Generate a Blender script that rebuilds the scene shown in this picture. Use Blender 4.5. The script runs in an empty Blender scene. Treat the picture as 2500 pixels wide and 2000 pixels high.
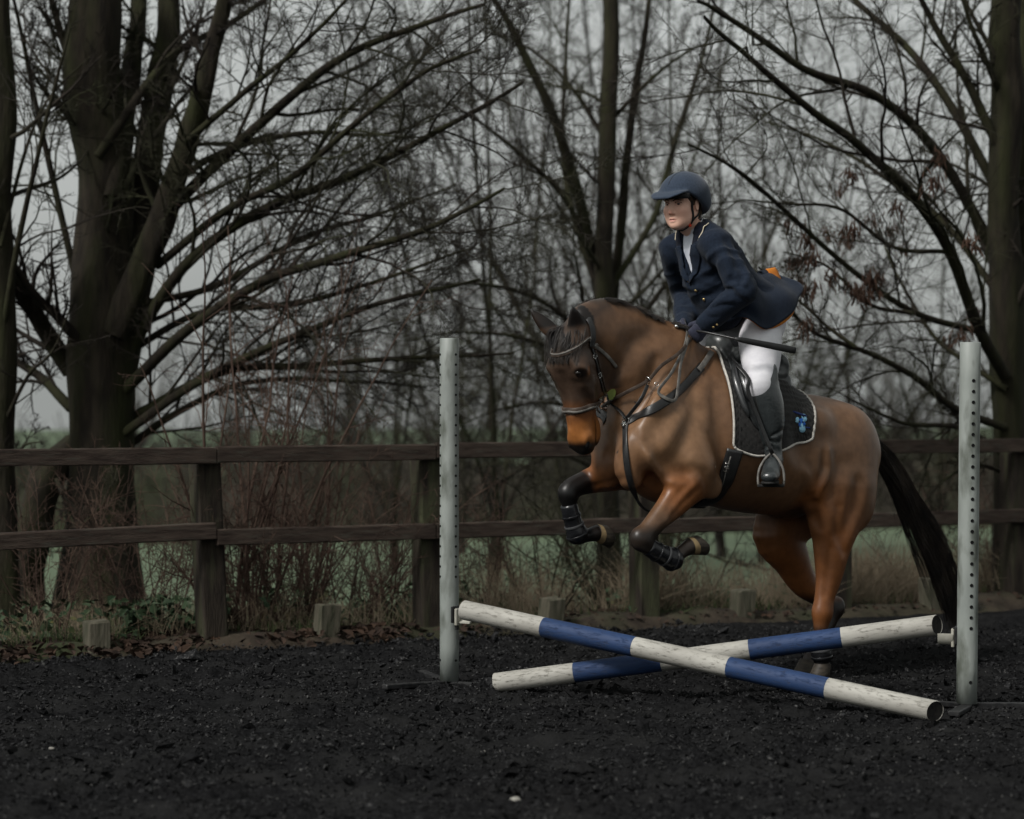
import bpy, math, random
import numpy as np
from mathutils import Vector, Matrix
from mathutils.bvhtree import BVHTree

R = math.radians
scene = bpy.context.scene
col = scene.collection
# ------------------------------------------------------------------ camera, light, exposure
F, CX, CY, CAMZ = 5916.0, 1250.0, 992.0, 1.36      # focal length and principal point in photo pixels, eye height in metres
cam_d = bpy.data.cameras.new("camera")
cam_d.sensor_width = 36.0
cam_d.lens = F / 2500.0 * 36.0
cam_d.shift_y = -8.0 / 2500.0
cam_d.clip_end = 3000.0
cam_d.dof.use_dof = True
cam_d.dof.focus_distance = 11.35
cam_d.dof.aperture_fstop = 2.1
cam = bpy.data.objects.new("camera", cam_d)
cam.location = (0, 0, CAMZ)
cam.rotation_euler = (R(90), 0, 0)
col.objects.link(cam)
scene.camera = cam

SUN_DIR = Vector((0.56, 0.58, -0.80)).normalized()   # direction the light travels
sun_el = math.asin(-SUN_DIR.z)
sun_az = math.atan2(-SUN_DIR.x, -SUN_DIR.y)
world = bpy.data.worlds.new("World")
scene.world = world
world.use_nodes = True
wn, wl = world.node_tree.nodes, world.node_tree.links
for n in list(wn): wn.remove(n)
w_out = wn.new("ShaderNodeOutputWorld")
w_bg = wn.new("ShaderNodeBackground")
w_sky = wn.new("ShaderNodeTexSky")
w_sky.sky_type = 'NISHITA'
w_sky.sun_disc = False
w_sky.sun_elevation = sun_el
w_sky.sun_rotation = sun_az
w_sky.air_density = 1.0
w_sky.dust_density = 4.0
w_hs = wn.new("ShaderNodeHueSaturation"); w_hs.inputs["Saturation"].default_value = 0.06
w_tint = wn.new("ShaderNodeMix"); w_tint.data_type = 'RGBA'; w_tint.blend_type = 'MULTIPLY'
w_tint.inputs[0].default_value = 1.0
w_tint.inputs[7].default_value = (0.97, 1.0, 0.98, 1)
# an even overcast deck: cloud thickness noise over the desaturated sky
w_tc = wn.new("ShaderNodeTexCoord"); w_map = wn.new("ShaderNodeMapping"); w_map.inputs["Scale"].default_value = (1.2, 1.2, 4.0)
w_no = wn.new("ShaderNodeTexNoise"); w_no.inputs["Scale"].default_value = 2.2; w_no.inputs["Detail"].default_value = 5
w_mr = wn.new("ShaderNodeMapRange"); w_mr.inputs[3].default_value = 0.80; w_mr.inputs[4].default_value = 1.20
w_mul = wn.new("ShaderNodeMix"); w_mul.data_type = 'RGBA'; w_mul.blend_type = 'MULTIPLY'; w_mul.inputs[0].default_value = 1.0
wl.new(w_tc.outputs["Generated"], w_map.inputs[0]); wl.new(w_map.outputs[0], w_no.inputs["Vector"])
wl.new(w_no.outputs["Fac"], w_mr.inputs[0])
wl.new(w_sky.outputs[0], w_hs.inputs["Color"])
# cloud evens the sky out: mostly a grey deck, a little of the clear-sky gradient
w_even = wn.new("ShaderNodeMix"); w_even.data_type = 'RGBA'; w_even.inputs[0].default_value = 0.75
w_even.inputs[7].default_value = (1.55, 1.58, 1.56, 1)
wl.new(w_hs.outputs[0], w_even.inputs[6])
wl.new(w_even.outputs[2], w_tint.inputs[6])
wl.new(w_tint.outputs[2], w_mul.inputs[6]); wl.new(w_mr.outputs[0], w_mul.inputs[7])
wl.new(w_mul.outputs[2], w_bg.inputs[0]); wl.new(w_bg.outputs[0], w_out.inputs[0])
w_bg.inputs[1].default_value = 0.105

sun_d = bpy.data.lights.new("sun", 'SUN')
sun_d.energy = 1.5
sun_d.angle = R(12)
sun_d.color = (1.0, 0.97, 0.93)
sun = bpy.data.objects.new("sun", sun_d)
sun.rotation_euler = SUN_DIR.to_track_quat('-Z', 'Y').to_euler()
sun.location = (-8, -6, 14)
col.objects.link(sun)

vs = scene.view_settings
vs.view_transform = 'Standard'; vs.look = 'None'; vs.gamma = 1.0; vs.use_curve_mapping = False
vs.exposure = 1.22
scene.render.engine = 'CYCLES'
scene.cycles.use_denoising = True
scene.cycles.max_bounces = 6
scene.cycles.diffuse_bounces = 3
scene.cycles.transparent_max_bounces = 8

# ------------------------------------------------------------------ helpers
def PX(px, py, Y):
    """photo pixel at distance Y (metres) -> world point"""
    return np.array([(px - CX) / F * Y, Y, CAMZ - (py - CY) / F * Y])
K = 2500.0 / 2156.0
def Q(x, y, Y): return PX(x * K, y * K, Y)

def ln(a): return np.asarray(a, dtype=np.float64)
def unit(v): v = ln(v); return v / max(np.linalg.norm(v), 1e-9)

def mk_mesh(name, V, faces, smooth=True):
    """faces: (N,3|4) int array, or list of arrays of such"""
    V = np.asarray(V, dtype=np.float32).reshape(-1, 3)
    if isinstance(faces, np.ndarray): faces = [faces]
    faces = [np.asarray(f, dtype=np.int32) for f in faces if len(f)]
    me = bpy.data.meshes.new(name)
    me.vertices.add(len(V)); me.vertices.foreach_set("co", V.ravel())
    loops = np.concatenate([f.ravel() for f in faces])
    tot = np.concatenate([np.full(len(f), f.shape[1], np.int32) for f in faces])
    st = np.zeros(len(tot), np.int32); st[1:] = np.cumsum(tot)[:-1]
    me.loops.add(len(loops)); me.loops.foreach_set("vertex_index", loops)
    me.polygons.add(len(tot)); me.polygons.foreach_set("loop_start", st)
    try: me.polygons.foreach_set("loop_total", tot)
    except Exception: pass
    me.polygons.foreach_set("use_smooth", np.full(len(tot), bool(smooth)))
    me.update(calc_edges=True)
    return me

def mark(o, label=None, cat=None, group=None, kind=None):
    if label: o["label"] = label
    if cat: o["category"] = cat
    if group: o["group"] = group
    if kind: o["kind"] = kind
    return o

def thing(name, loc, label, cat, group=None):
    o = bpy.data.objects.new(name, None)
    o.empty_display_size = 0.1
    o.location = Vector([float(c) for c in loc])
    col.objects.link(o)
    return mark(o, label, cat, group)

def link(name, me, mat, parent=None, kind=None):
    """link a mesh whose vertices are world coordinates"""
    if mat is not None and not len(me.materials):
        for m_ in (mat if isinstance(mat, (list, tuple)) else [mat]): me.materials.append(m_)
    o = bpy.data.objects.new(name, me)
    col.objects.link(o)
    if parent is not None:
        o.parent = parent
        if parent.type == 'EMPTY':
            o.matrix_parent_inverse = Matrix.Translation(-parent.location)
    if kind: o["kind"] = kind
    return o

def copy_thing(root, loc, rotz=0.0, scale=1.0, label=None):
    r = root.copy(); col.objects.link(r)
    r.location = loc; r.rotation_euler = (0, 0, rotz); r.scale = (scale,) * 3
    if label: r["label"] = label
    for ch in root.children:
        c = ch.copy(); col.objects.link(c); c.parent = r; c.matrix_parent_inverse = ch.matrix_parent_inverse.copy()
    return r

class MB:
    """collects simple shapes into one mesh"""
    def __init__(s): s.V = []; s.F4 = []; s.F3 = []; s.n = 0
    def add(s, V, f4=None, f3=None):
        V = np.asarray(V, float).reshape(-1, 3)
        if f4 is not None and len(f4): s.F4.append(np.asarray(f4, np.int32) + s.n)
        if f3 is not None and len(f3): s.F3.append(np.asarray(f3, np.int32) + s.n)
        s.V.append(V); s.n += len(V); return s
    def box(s, c, ax, ay, az, hx, hy, hz, bev=0.0, jit=0.0, rng=None):
        """box with half sizes along given axes; corner-cut bevel if bev"""
        c = ln(c); ax, ay, az = unit(ax), unit(ay), unit(az)
        if bev <= 0:
            V = [c + ax*hx*i + ay*hy*j + az*hz*k for i in (-1,1) for j in (-1,1) for k in (-1,1)]
            f = [(0,1,3,2),(4,6,7,5),(0,4,5,1),(2,3,7,6),(0,2,6,4),(1,5,7,3)]
            return s.add(V, f)
        # prism with chamfered section (hy,hz), long axis ax, ends chamfered too
        def ring(x, d):
            a, b = hy - d, hz - d
            pts = [(a,-b+bev),(a,b-bev),(a-bev,b),(-a+bev,b),(-a,b-bev),(-a,-b+bev),(-a+bev,-b),(a-bev,-b)]
            return [c + ax*x + ay*y + az*z for y, z in pts]
        rings = [ring(-hx, bev), ring(-hx+bev, 0), ring(hx-bev, 0), ring(hx, bev)]
        V = sum(rings, [])
        f = []
        for r in range(3):
            for k in range(8): f.append((r*8+k, r*8+(k+1)%8, (r+1)*8+(k+1)%8, (r+1)*8+k))
        n0 = len(V); V = V + [c - ax*hx, c + ax*hx]
        f3 = []
        for k in range(8):
            f3.append((n0, (k+1)%8, k)); f3.append((n0+1, 24+k, 24+(k+1)%8))
        V = np.array(V)
        if jit and rng is not None: V = V + rng.normal(0, jit, V.shape)
        return s.add(V, f, f3)
    def tube(s, pts, rad, sides=8, cap=True, flat=None):
        P = ln(pts); n = len(P)
        rad = np.broadcast_to(ln(rad), (n,)) if np.ndim(rad) == 0 else ln(rad)
        V, f4, f3 = tube_geo(P[None], rad[None], sides)
        if cap:
            a = len(V); V = np.vstack([V, P[0], P[-1]])
            f3 = [(a, (k+1) % sides, k) for k in range(sides)] + [(a+1, (n-1)*sides+k, (n-1)*sides+(k+1) % sides) for k in range(sides)]
            return s.add(V, f4, f3)
        return s.add(V, f4)
    def ribbon(s, pts, nrm, width, thick, closed=False):
        """strap: rectangular section; nrm = outward normals, width across"""
        P = ln(pts); N = ln(nrm); n = len(P)
        if closed: T = np.roll(P, -1, 0) - np.roll(P, 1, 0)
        else: T = np.gradient(P, axis=0)
        T /= np.maximum(np.linalg.norm(T, axis=1, keepdims=True), 1e-9)
        B = np.cross(T, N); B /= np.maximum(np.linalg.norm(B, axis=1, keepdims=True), 1e-9)
        N2 = np.cross(B, T)
        wd = np.broadcast_to(np.asarray(width, float), (n,))[:, None]
        b = 0.25
        sec = [(-1, 0), (-1, .7), (-.8, 1), (.8, 1), (1, .7), (1, 0)]
        V = np.stack([P + B * wd * .5 * x + N2 * thick * y for x, y in sec], 1).reshape(-1, 3)
        m = len(sec); f = []
        for i in range(n if closed else n - 1):
            j = (i + 1) % n
            for k in range(m): f.append((i*m+k, j*m+k, j*m+(k+1)%m, i*m+(k+1)%m))
        if not closed:
            f.append((0, 1, 2, 3)); f.append((0, 3, 4, 5)); e = (n-1)*m
            f.append((e+3, e+2, e+1, e)); f.append((e+5, e+4, e+3, e))
        return s.add(V, f)
    def ell(s, c, r, ax=(1,0,0), ay=(0,1,0), az=(0,0,1), nu=12, nv=8):
        c = ln(c); ax, ay, az = unit(ax), unit(ay), unit(az)
        r = np.broadcast_to(ln(r), (3,))
        V = [c + az*r[2]]
        for i in range(1, nv):
            th = math.pi*i/nv
            for j in range(nu):
                ph = 2*math.pi*j/nu
                V.append(c + ax*r[0]*math.sin(th)*math.cos(ph) + ay*r[1]*math.sin(th)*math.sin(ph) + az*r[2]*math.cos(th))
        V.append(c - az*r[2])
        f3 = [(0, 1+j, 1+(j+1) % nu) for j in range(nu)]
        f4 = []
        for i in range(nv-2):
            a = 1+i*nu; b = a+nu
            for j in range(nu): f4.append((a+j, b+j, b+(j+1) % nu, a+(j+1) % nu))
        a = 1+(nv-2)*nu; e = len(V)-1
        f3 += [(a+(j+1) % nu, a+j, e) for j in range(nu)]
        return s.add(V, f4, f3)
    def torus(s, c, ax, ay, R_, r, n=16, m=6, a0=0.0, a1=2*math.pi):
        c = ln(c); ax = unit(ax); ay = unit(ay)
        full = abs(a1-a0-2*math.pi) < 1e-6
        t = np.linspace(a0, a1, n+1)
        pts = np.array([c + ax*R_*math.cos(q) + ay*R_*math.sin(q) for q in t])
        return s.tube(pts, r, m, cap=not full)
    def mesh(s, name, smooth=True):
        fs = []
        if s.F4: fs.append(np.concatenate(s.F4))
        if s.F3: fs.append(np.concatenate(s.F3))
        return mk_mesh(name, np.concatenate(s.V), fs, smooth)
    def build(s, name, mat, parent=None, smooth=True, kind=None):
        return link(name, s.mesh(name, smooth), mat, parent, kind)

def tube_geo(P, Rd, sides):
    """P (N,S,3), Rd (N,S) -> verts, quads"""
    N, S, _ = P.shape
    T = np.gradient(P, axis=1)
    T /= np.maximum(np.linalg.norm(T, axis=2, keepdims=True), 1e-9)
    m = T.mean(axis=1)
    ref = np.where(np.abs(m[:, 2:3]) > 0.8, np.array([[1., 0.1, 0]]), np.array([[0.05, 0.1, 1.]]))
    A = np.cross(T, ref[:, None, :]); A /= np.maximum(np.linalg.norm(A, axis=2, keepdims=True), 1e-9)
    B = np.cross(T, A)
    th = np.arange(sides) * (2*math.pi/sides)
    V = P[:, :, None, :] + Rd[:, :, None, None] * (A[:, :, None, :]*np.cos(th)[None, None, :, None] + B[:, :, None, :]*np.sin(th)[None, None, :, None])
    idx = np.arange(N*S*sides).reshape(N, S, sides)
    a = idx[:, :-1, :]; b = idx[:, 1:, :]
    f = np.stack([a, np.roll(a, -1, 2), np.roll(b, -1, 2), b], -1).reshape(-1, 4)
    return V.reshape(-1, 3), f, None

def catmull(P, n):
    """resample a control polyline (any columns) to n points"""
    P = ln(P)
    if len(P) == 2: 
        t = np.linspace(0, 1, n)[:, None]; return P[0]*(1-t) + P[1]*t
    Pe = np.vstack([2*P[0]-P[1], P, 2*P[-1]-P[-2]])
    out = []
    m = len(P)-1
    for s in np.linspace(0, m, n):
        i = min(int(s), m-1); t = s-i
        p0, p1, p2, p3 = Pe[i:i+4]
        out.append(.5*((2*p1)+(-p0+p2)*t+(2*p0-5*p1+4*p2-p3)*t*t+(-p0+3*p1-3*p2+p3)*t**3))
    return np.array(out)

# ------------------------------------------------------------------ materials
def mat(name, c1, c2=None, scale=20, rough=0.7, bump=0.0, bscale=None, detail=4, spec=0.18, stretch=(1,1,1), metal=0.0,
        lo=0.35, hi=0.65, attr=None, sheen=0.0, c3=None, scale3=3, coat=0.0, lo3=.45, hi3=.7):
    m = bpy.data.materials.new(name); m.use_nodes = True
    nt = m.node_tree; n = nt.nodes; l = nt.links
    b = n["Principled BSDF"]
    b.inputs["Roughness"].default_value = rough
    b.inputs["Specular IOR Level"].default_value = spec
    b.inputs["Metallic"].default_value = metal
    if sheen: b.inputs["Sheen Weight"].default_value = sheen
    if coat: b.inputs["Coat Weight"].default_value = coat
    tc = n.new("ShaderNodeTexCoord"); mp = n.new("ShaderNodeMapping"); mp.inputs["Scale"].default_value = stretch
    l.new(tc.outputs["Object"], mp.inputs[0])
    def noise(sc, dt):
        q = n.new("ShaderNodeTexNoise"); q.inputs["Scale"].default_value = sc; q.inputs["Detail"].default_value = dt
        l.new(mp.outputs[0], q.inputs["Vector"]); return q
    def ramp(src, lo_, hi_):
        q = n.new("ShaderNodeMapRange"); q.inputs[1].default_value = lo_; q.inputs[2].default_value = hi_
        l.new(src, q.inputs[0]); return q.outputs[0]
    def mix(fac, a, bb, mode='MIX'):
        q = n.new("ShaderNodeMix"); q.data_type = 'RGBA'; q.blend_type = mode
        for sock, v in ((0, fac), (6, a), (7, bb)):
            if hasattr(v, "is_output"): l.new(v, q.inputs[sock])
            elif sock == 0: q.inputs[0].default_value = v
            else: q.inputs[sock].default_value = (*v[:3], 1)
        return q.outputs[2]
    c = None
    if attr:
        at = n.new("ShaderNodeAttribute"); at.attribute_name = attr
        nz = noise(scale, detail)
        c = mix(ramp(nz.outputs["Fac"], 0.3, 0.7), at.outputs["Color"], mix(1.0, at.outputs["Color"], c1, 'MULTIPLY'))
    elif c2 is not None:
        nz = noise(scale, detail)
        c = mix(ramp(nz.outputs["Fac"], lo, hi), c1, c2)
    if c3 is not None:
        nz3 = noise(scale3, 5)
        c = mix(ramp(nz3.outputs["Fac"], lo3, hi3), c if c is not None else c1, c3)
    if c is None: b.inputs["Base Color"].default_value = (*c1, 1)
    else: l.new(c, b.inputs["Base Color"])
    if bump:
        nb = noise(bscale or scale*2, 6)
        bp = n.new("ShaderNodeBump"); bp.inputs["Strength"].default_value = bump; bp.inputs["Distance"].default_value = 0.01
        l.new(nb.outputs["Fac"], bp.inputs["Height"]); l.new(bp.outputs[0], b.inputs["Normal"])
    return m
# ------------------------------------------------------------------ ground
rg = np.random.default_rng(7)
def vnoise(x, y, seed=0):
    """smooth value noise on arrays"""
    xi = np.floor(x).astype(int); yi = np.floor(y).astype(int); fx = x-xi; fy = y-yi
    fx = fx*fx*(3-2*fx); fy = fy*fy*(3-2*fy)
    def h(a, b):
        n = (a*374761393 + b*668265263 + seed*1442695041) & 0xffffffff
        n = ((n ^ (n >> 13))*1274126177) & 0xffffffff
        return ((n ^ (n >> 16)) & 0xffff)/65535.0
    return (h(xi, yi)*(1-fx)+h(xi+1, yi)*fx)*(1-fy)+(h(xi, yi+1)*(1-fx)+h(xi+1, yi+1)*fx)*fy
def fbm(x, y, o=4, seed=0):
    s = 0; a = .5
    for k in range(o): s = s + a*vnoise(x*2**k+17*k, y*2**k-9*k, seed+k); a *= .5
    return s
FX0, FY0, FSL = -1.70, 13.6, 0.57          # fence line: Y = FY0 + FSL*(X-FX0)
def fence_y(X): return FY0 + FSL*(X-FX0)
def arena_z(X, Y):
    z = 0.055*(fbm(X*1.6, Y*1.6, 3, 3)-.45) + 0.060*(fbm(X*8, Y*8, 4, 5)-.45)
    r = 1-np.abs(2*fbm(X*11+4, Y*11, 3, 8)-.95)*1.6
    return z + 0.046*np.clip(r, 0, 1)**2*np.clip(fbm(X*4, Y*4, 2, 12)*2-.3, 0, 1) + .018*(vnoise(X*30, Y*30, 13)-.5)
def grid_sheet(name, xs, ys, zf, mat_, kind="structure"):
    Xg, Yg = np.meshgrid(xs, ys, indexing='ij')
    Zg = zf(Xg, Yg)
    V = np.stack([Xg, Yg, Zg], -1).reshape(-1, 3)
    idx = np.arange(len(xs)*len(ys)).reshape(len(xs), len(ys))
    f = np.stack([idx[:-1, :-1], idx[1:, :-1], idx[1:, 1:], idx[:-1, 1:]], -1).reshape(-1, 4)
    return link(name, mk_mesh(name, V, f), mat_, None, kind)

M_rub = mat("arena_rubber", (0.0052, 0.0052, 0.0055), (0.0122, 0.0123, 0.0128), scale=55, rough=0.75, bump=0.6, bscale=90, spec=0.0, c3=(0.0145, 0.0145, 0.0145), scale3=2.2)
M_chip = mat("rubber_chip", (0.003, 0.0031, 0.0033), (0.023, 0.0232, 0.024), scale=60, rough=0.7, spec=0.02, detail=2, c3=(.065, .064, .062), scale3=70, lo3=.58, hi3=.68)  # the pale specks put sheen glints into the chip colour
M_soil = mat("verge_soil", (0.016, 0.012, 0.009), (0.036, 0.028, 0.020), scale=9, rough=0.95, bump=0.8, bscale=40, c3=(0.024, 0.029, 0.013), scale3=1.5)
M_field = mat("field_grass", (0.066, 0.092, 0.056), (0.082, 0.108, 0.066), scale=1.2, rough=0.95, bump=0.4, bscale=8)
def edge_off(X): return 0.20*(fbm(X*1.7+3, X*0+1.5, 3, 11)-.45)
# arena: fine displaced sheet up to the fence line and coarser wings
xs = np.linspace(-3.4, 5.0, 400); 
def arena_sheet():
    u = np.linspace(0, 1, 440)
    X = np.repeat(xs[:, None], len(u), 1)
    Yend = fence_y(X)-0.10+0.9*edge_off(X)*1.2
    Y = 6.8*(Yend/6.8)**u[None, :]
    Z = arena_z(X, Y)*np.clip((1-u[None, :])/.05, .25, 1) - np.clip((u[None, :]-.985)/.015, 0, 1)*0.05
    V = np.stack([X, Y, Z], -1).reshape(-1, 3)
    idx = np.arange(X.size).reshape(X.shape)
    f = np.stack([idx[:-1, :-1], idx[1:, :-1], idx[1:, 1:], idx[:-1, 1:]], -1).reshape(-1, 4)
    link("arena_surface", mk_mesh("arena_surface", V, f), M_rub, None, "structure")
arena_sheet()
grid_sheet("ground", np.array([-60, 60.]), np.array([-30, 16.]), lambda x, y: x*0-0.09, M_rub)
# verge and the field beyond the fence, dipping away then level to the horizon
def field_z(X, Y):
    d = Y - fence_y(np.clip(X, -40, 40))
    z = -0.01 + 0.05*np.exp(-((d-.1)/.45)**2) - 1.55*np.clip((d-1.0)/40, 0, 1)**1.0
    return z
xv = np.linspace(-4.2, 6.4, 240)
def verge():
    dv = np.linspace(-0.45, 2.6, 90)
    X = np.repeat(xv[:, None], len(dv), 1); Y = fence_y(X)+dv[None, :]
    Z = field_z(X, Y) + 0.10*(fbm(X*3, Y*3, 4, 21)-.45) - 0.11*np.clip((-.10-dv[None, :])/.25, 0, 1) + .035*np.exp(-((dv[None, :])/.25)**2)
    V = np.stack([X, Y, Z], -1).reshape(-1, 3)
    idx = np.arange(X.size).reshape(X.shape)
    f = np.stack([idx[:-1, :-1], idx[1:, :-1], idx[1:, 1:], idx[:-1, 1:]], -1).reshape(-1, 4)
    link("verge", mk_mesh("verge", V, f), M_soil, None, "structure")
verge()
def field():
    d = np.concatenate([np.linspace(1.4, 40, 60), [60, 120, 200, 310]])
    xf = np.concatenate([[-270, -120, -60], np.linspace(-30, 45, 76), [80, 150, 270]])
    X = np.repeat(xf[:, None], len(d), 1); Y = fence_y(np.clip(X, -40, 40))+d[None, :]
    Z = field_z(X, Y)-0.03 + 0.05*fbm(X*.5, Y*.5, 2, 2)
    V = np.stack([X, Y, Z], -1).reshape(-1, 3)
    idx = np.arange(X.size).reshape(X.shape)
    f = np.stack([idx[:-1, :-1], idx[1:, :-1], idx[1:, 1:], idx[:-1, 1:]], -1).reshape(-1, 4)
    link("field", mk_mesh("field", V, f), M_field, None, "structure")
field()

def shards(N, X, Y, Z, L, W, rng, name, mat_, flatness=0.6, curl=0.25):
    """small irregular flakes: each a bent double quad strip with thickness (8 verts)"""
    a = rng.uniform(0, 2*math.pi, N); el = rng.normal(0, flatness, N)
    d = np.stack([np.cos(a)*np.cos(el), np.sin(a)*np.cos(el), np.sin(el)], -1)
    up = np.stack([rng.normal(0, .5, N), rng.normal(0, .5, N), np.ones(N)], -1)
    s = np.cross(d, up); s /= np.linalg.norm(s, axis=1, keepdims=True); nn = np.cross(s, d)
    c = np.stack([X, Y, Z], -1)
    L = L[:, None]; W = W[:, None]; T = W*rng.uniform(.25, .7, (N, 1)); cu = rng.normal(0, curl, (N, 1))*L
    P = [c-d*L+s*W*.3+nn*cu, c-d*L-s*W*.4+nn*cu, c+s*W, c-s*W*.9, c+d*L+s*W*.35+nn*cu, c+d*L-s*W*.25+nn*cu]
    top = [p+nn*T for p in P[2:4]]
    V = np.stack(P+top, 1)                      # (N,8,3)
    base = (np.arange(N)*8)[:, None]
    quad = np.array([[0, 1, 7, 6], [6, 7, 5, 4], [0, 2, 3, 1], [2, 4, 5, 3]])
    tri = np.array([[0, 6, 2], [2, 6, 4], [1, 3, 7], [3, 5, 7]])
    f4 = (base[:, :, None]+quad[None]).reshape(-1, 4); f3 = (base[:, :, None]+tri[None]).reshape(-1, 3)
    return link(name, mk_mesh(name, V.reshape(-1, 3), [f4, f3], smooth=False), mat_, None, "stuff")
def crumbs(n, C, L, rng, name, mat_):
    """irregular elongated crumbs, six corners and eight faces each"""
    a = rng.uniform(0, 2*math.pi, n); el = rng.normal(0, .5, n)
    d = np.stack([np.cos(a)*np.cos(el), np.sin(a)*np.cos(el), np.sin(el)], -1)
    s = np.cross(d, rng.normal(0, 1, (n, 3))); s /= np.maximum(np.linalg.norm(s, axis=1, keepdims=True), 1e-6); t = np.cross(s, d)
    w = L*rng.uniform(.22, .75, n); h = L*rng.uniform(.18, .5, n)
    j = lambda: rng.normal(0, .25, (n, 1))*L[:, None]
    L_, w, h = L[:, None], w[:, None], h[:, None]
    P = [C-d*L_, C+d*L_+t*j(), C-s*w+d*j(), C+s*w+d*j(), C-t*h+d*j(), C+t*h+d*j()]
    V = np.stack(P, 1).reshape(-1, 3); b_ = (np.arange(n)*6)[:, None]
    tri = np.array([[0, 2, 5], [0, 5, 3], [0, 3, 4], [0, 4, 2], [1, 5, 2], [1, 3, 5], [1, 4, 3], [1, 2, 4]])
    return link(name, mk_mesh(name, V, (b_[:, :, None]+tri[None]).reshape(-1, 3), smooth=False), mat_, None, "stuff")
def scatter_chips():
    N = 125000
    Y = 7.6*(14.8/7.6)**rg.uniform(0, 1, N)      # denser near the camera
    X = rg.uniform(-1, 1, N)*(0.225*Y+.25)
    keep = Y < fence_y(X)-0.10+1.0*edge_off(X); X, Y = X[keep], Y[keep]
    keep = vnoise(X*5, Y*5, 4)*.5+vnoise(X*14, Y*14, 9)*.5 > rg.uniform(.15, .70, len(X)); X, Y = X[keep], Y[keep]
    n = len(X); L = np.exp(rg.normal(math.log(.0070), .52, n))*np.clip(Y/10, .8, 1.3)
    C = np.stack([X, Y, arena_z(X, Y)+L*.18], -1)
    crumbs(n, C, L, rg, "rubber_chips", M_chip)["label"] = "shredded black rubber crumb covering the riding arena"
scatter_chips()
# ------------------------------------------------------------------ fence
M_rail = mat("rail_wood", (0.022, 0.015, 0.012), (0.050, 0.037, 0.029), scale=6, rough=0.9, bump=0.7, bscale=30, stretch=(1, 1, 9), detail=6, c3=(0.048, 0.046, 0.036), scale3=9, lo3=.55, hi3=.75)
M_post = mat("post_wood", (0.013, 0.010, 0.008), (0.030, 0.024, 0.018), scale=10, rough=0.95, bump=0.7, bscale=40, stretch=(3, 3, .5), c3=(0.045, 0.048, 0.026), scale3=4)
M_stub = mat("stub_wood", (0.055, 0.050, 0.036), (0.085, 0.078, 0.058), scale=12, rough=0.95, bump=0.6, stretch=(3, 3, .6), c3=(0.03, 0.032, 0.02), scale3=7)
fd = unit((1, FSL, 0)); fn = unit((FSL, -1, 0)); UP = (0, 0, 1)
fence = thing("rail_fence", (FX0, FY0, 0), "dark weathered wooden post and rail fence along the arena edge", "fence")
POSTX = [-2.93, -1.70, -0.50, 0.82, 2.12, 3.42, 4.70]
for i, X in enumerate(POSTX):
    b = MB(); Yp = fence_y(X)
    h = [1.06, 1.05, 1.06, 1.05, 1.06, 1.05, 1.05][i]
    c = np.array([X, Yp, h/2-.1]) 
    tilt = unit((rg.normal(0, .012), rg.normal(0, .008), 1))
    if i == 1: tilt = unit((-.045, 0, 1))
    b.box(c, tilt, fd, fn, h/2+.1, .070, .070, bev=.008, jit=.0015, rng=rg)
    b.build("post", M_post, fence, smooth=False)
def rail(i, z, lift0=0., lift1=0., name="rail", hh=.046):
    X0, X1 = POSTX[i], POSTX[i+1]
    a = np.array([X0, fence_y(X0), z+lift0])+fn*.094; e = np.array([X1, fence_y(X1), z+lift1])+fn*.094
    d = unit(e-a); a = a+d*.004; e = e-d*.004
    if i == 0: a = a-d*.6
    n = 14
    P = [a+(e-a)*t for t in np.linspace(0, 1, n)]
    b = MB(); V = []; 
    az = unit(np.cross(fn, d)); 
    if az[2] < 0: az = -az
    for q in P:
        j = rg.normal(0, .0010, (6, 2)); 
        for (y, zz), (jy, jz) in zip([(-.020, -hh+.006), (-.020, hh), (.017, hh), (.022, hh-.007), (.022, -hh+.006), (.016, -hh)], j):
            V.append(q+fn*(y+jy)+az*(zz+jz))
    f = []
    for k in range(n-1):
        for m in range(6): f.append((k*6+m, k*6+(m+1) % 6, (k+1)*6+(m+1) % 6, (k+1)*6+m))
    f += [(0, 1, 2, 3), (0, 3, 4, 5), ((n-1)*6+3, (n-1)*6+2, (n-1)*6+1, (n-1)*6), ((n-1)*6+5, (n-1)*6+4, (n-1)*6+3, (n-1)*6)]
    b.add(V, f).build(name, M_rail, fence, smooth=False)
for i in range(len(POSTX)-1):
    up = [0.0, .01, .015, .0, .01, .0][i]
    rail(i, 1.085+[.0, -.004, .0, .0, .0, .0][i], up, up)
    z2 = [.665, .628, .628, .618, .618, .610][i]
    rail(i, z2, [-.03, 0, 0, 0, .0, 0][i], 0)
# short stubs between the posts
stub_px = [(237, 1592, "short square timber stub under the fence at the far left, left of the leaning post"),
           (797, 1566, "short square timber stub in front of the bramble, between two fence posts"),
           (1345, 1520, "short dark timber stub behind the high end of the crossed pole"),
           (1812, 1532, "short mossy timber stub in the grass left of the horse's hind legs"),
           (2275, 1508, "short timber stub in the grass beyond the tail, by the right jump stand")]
for px, py, lab in stub_px:
    m_ = (px-CX)/F
    Yb = (FY0-FSL*FX0)/(1-FSL*m_) - .10
    b = MB(); X = m_*Yb
    h = rg.uniform(.15, .19)
    tw = unit(fd+np.array([0, 0, rg.normal(0, .04)])); 
    b.box((X, Yb, h/2-.02), (rg.normal(0, .05), rg.normal(0, .04), 1), tw, fn, h/2+.06, .062, .058, bev=.008, jit=.003, rng=rg)
    mark(b.build("timber_stub", M_stub, None, smooth=False), lab, "wooden stub", "timber stubs along the foot of the fence")
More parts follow.
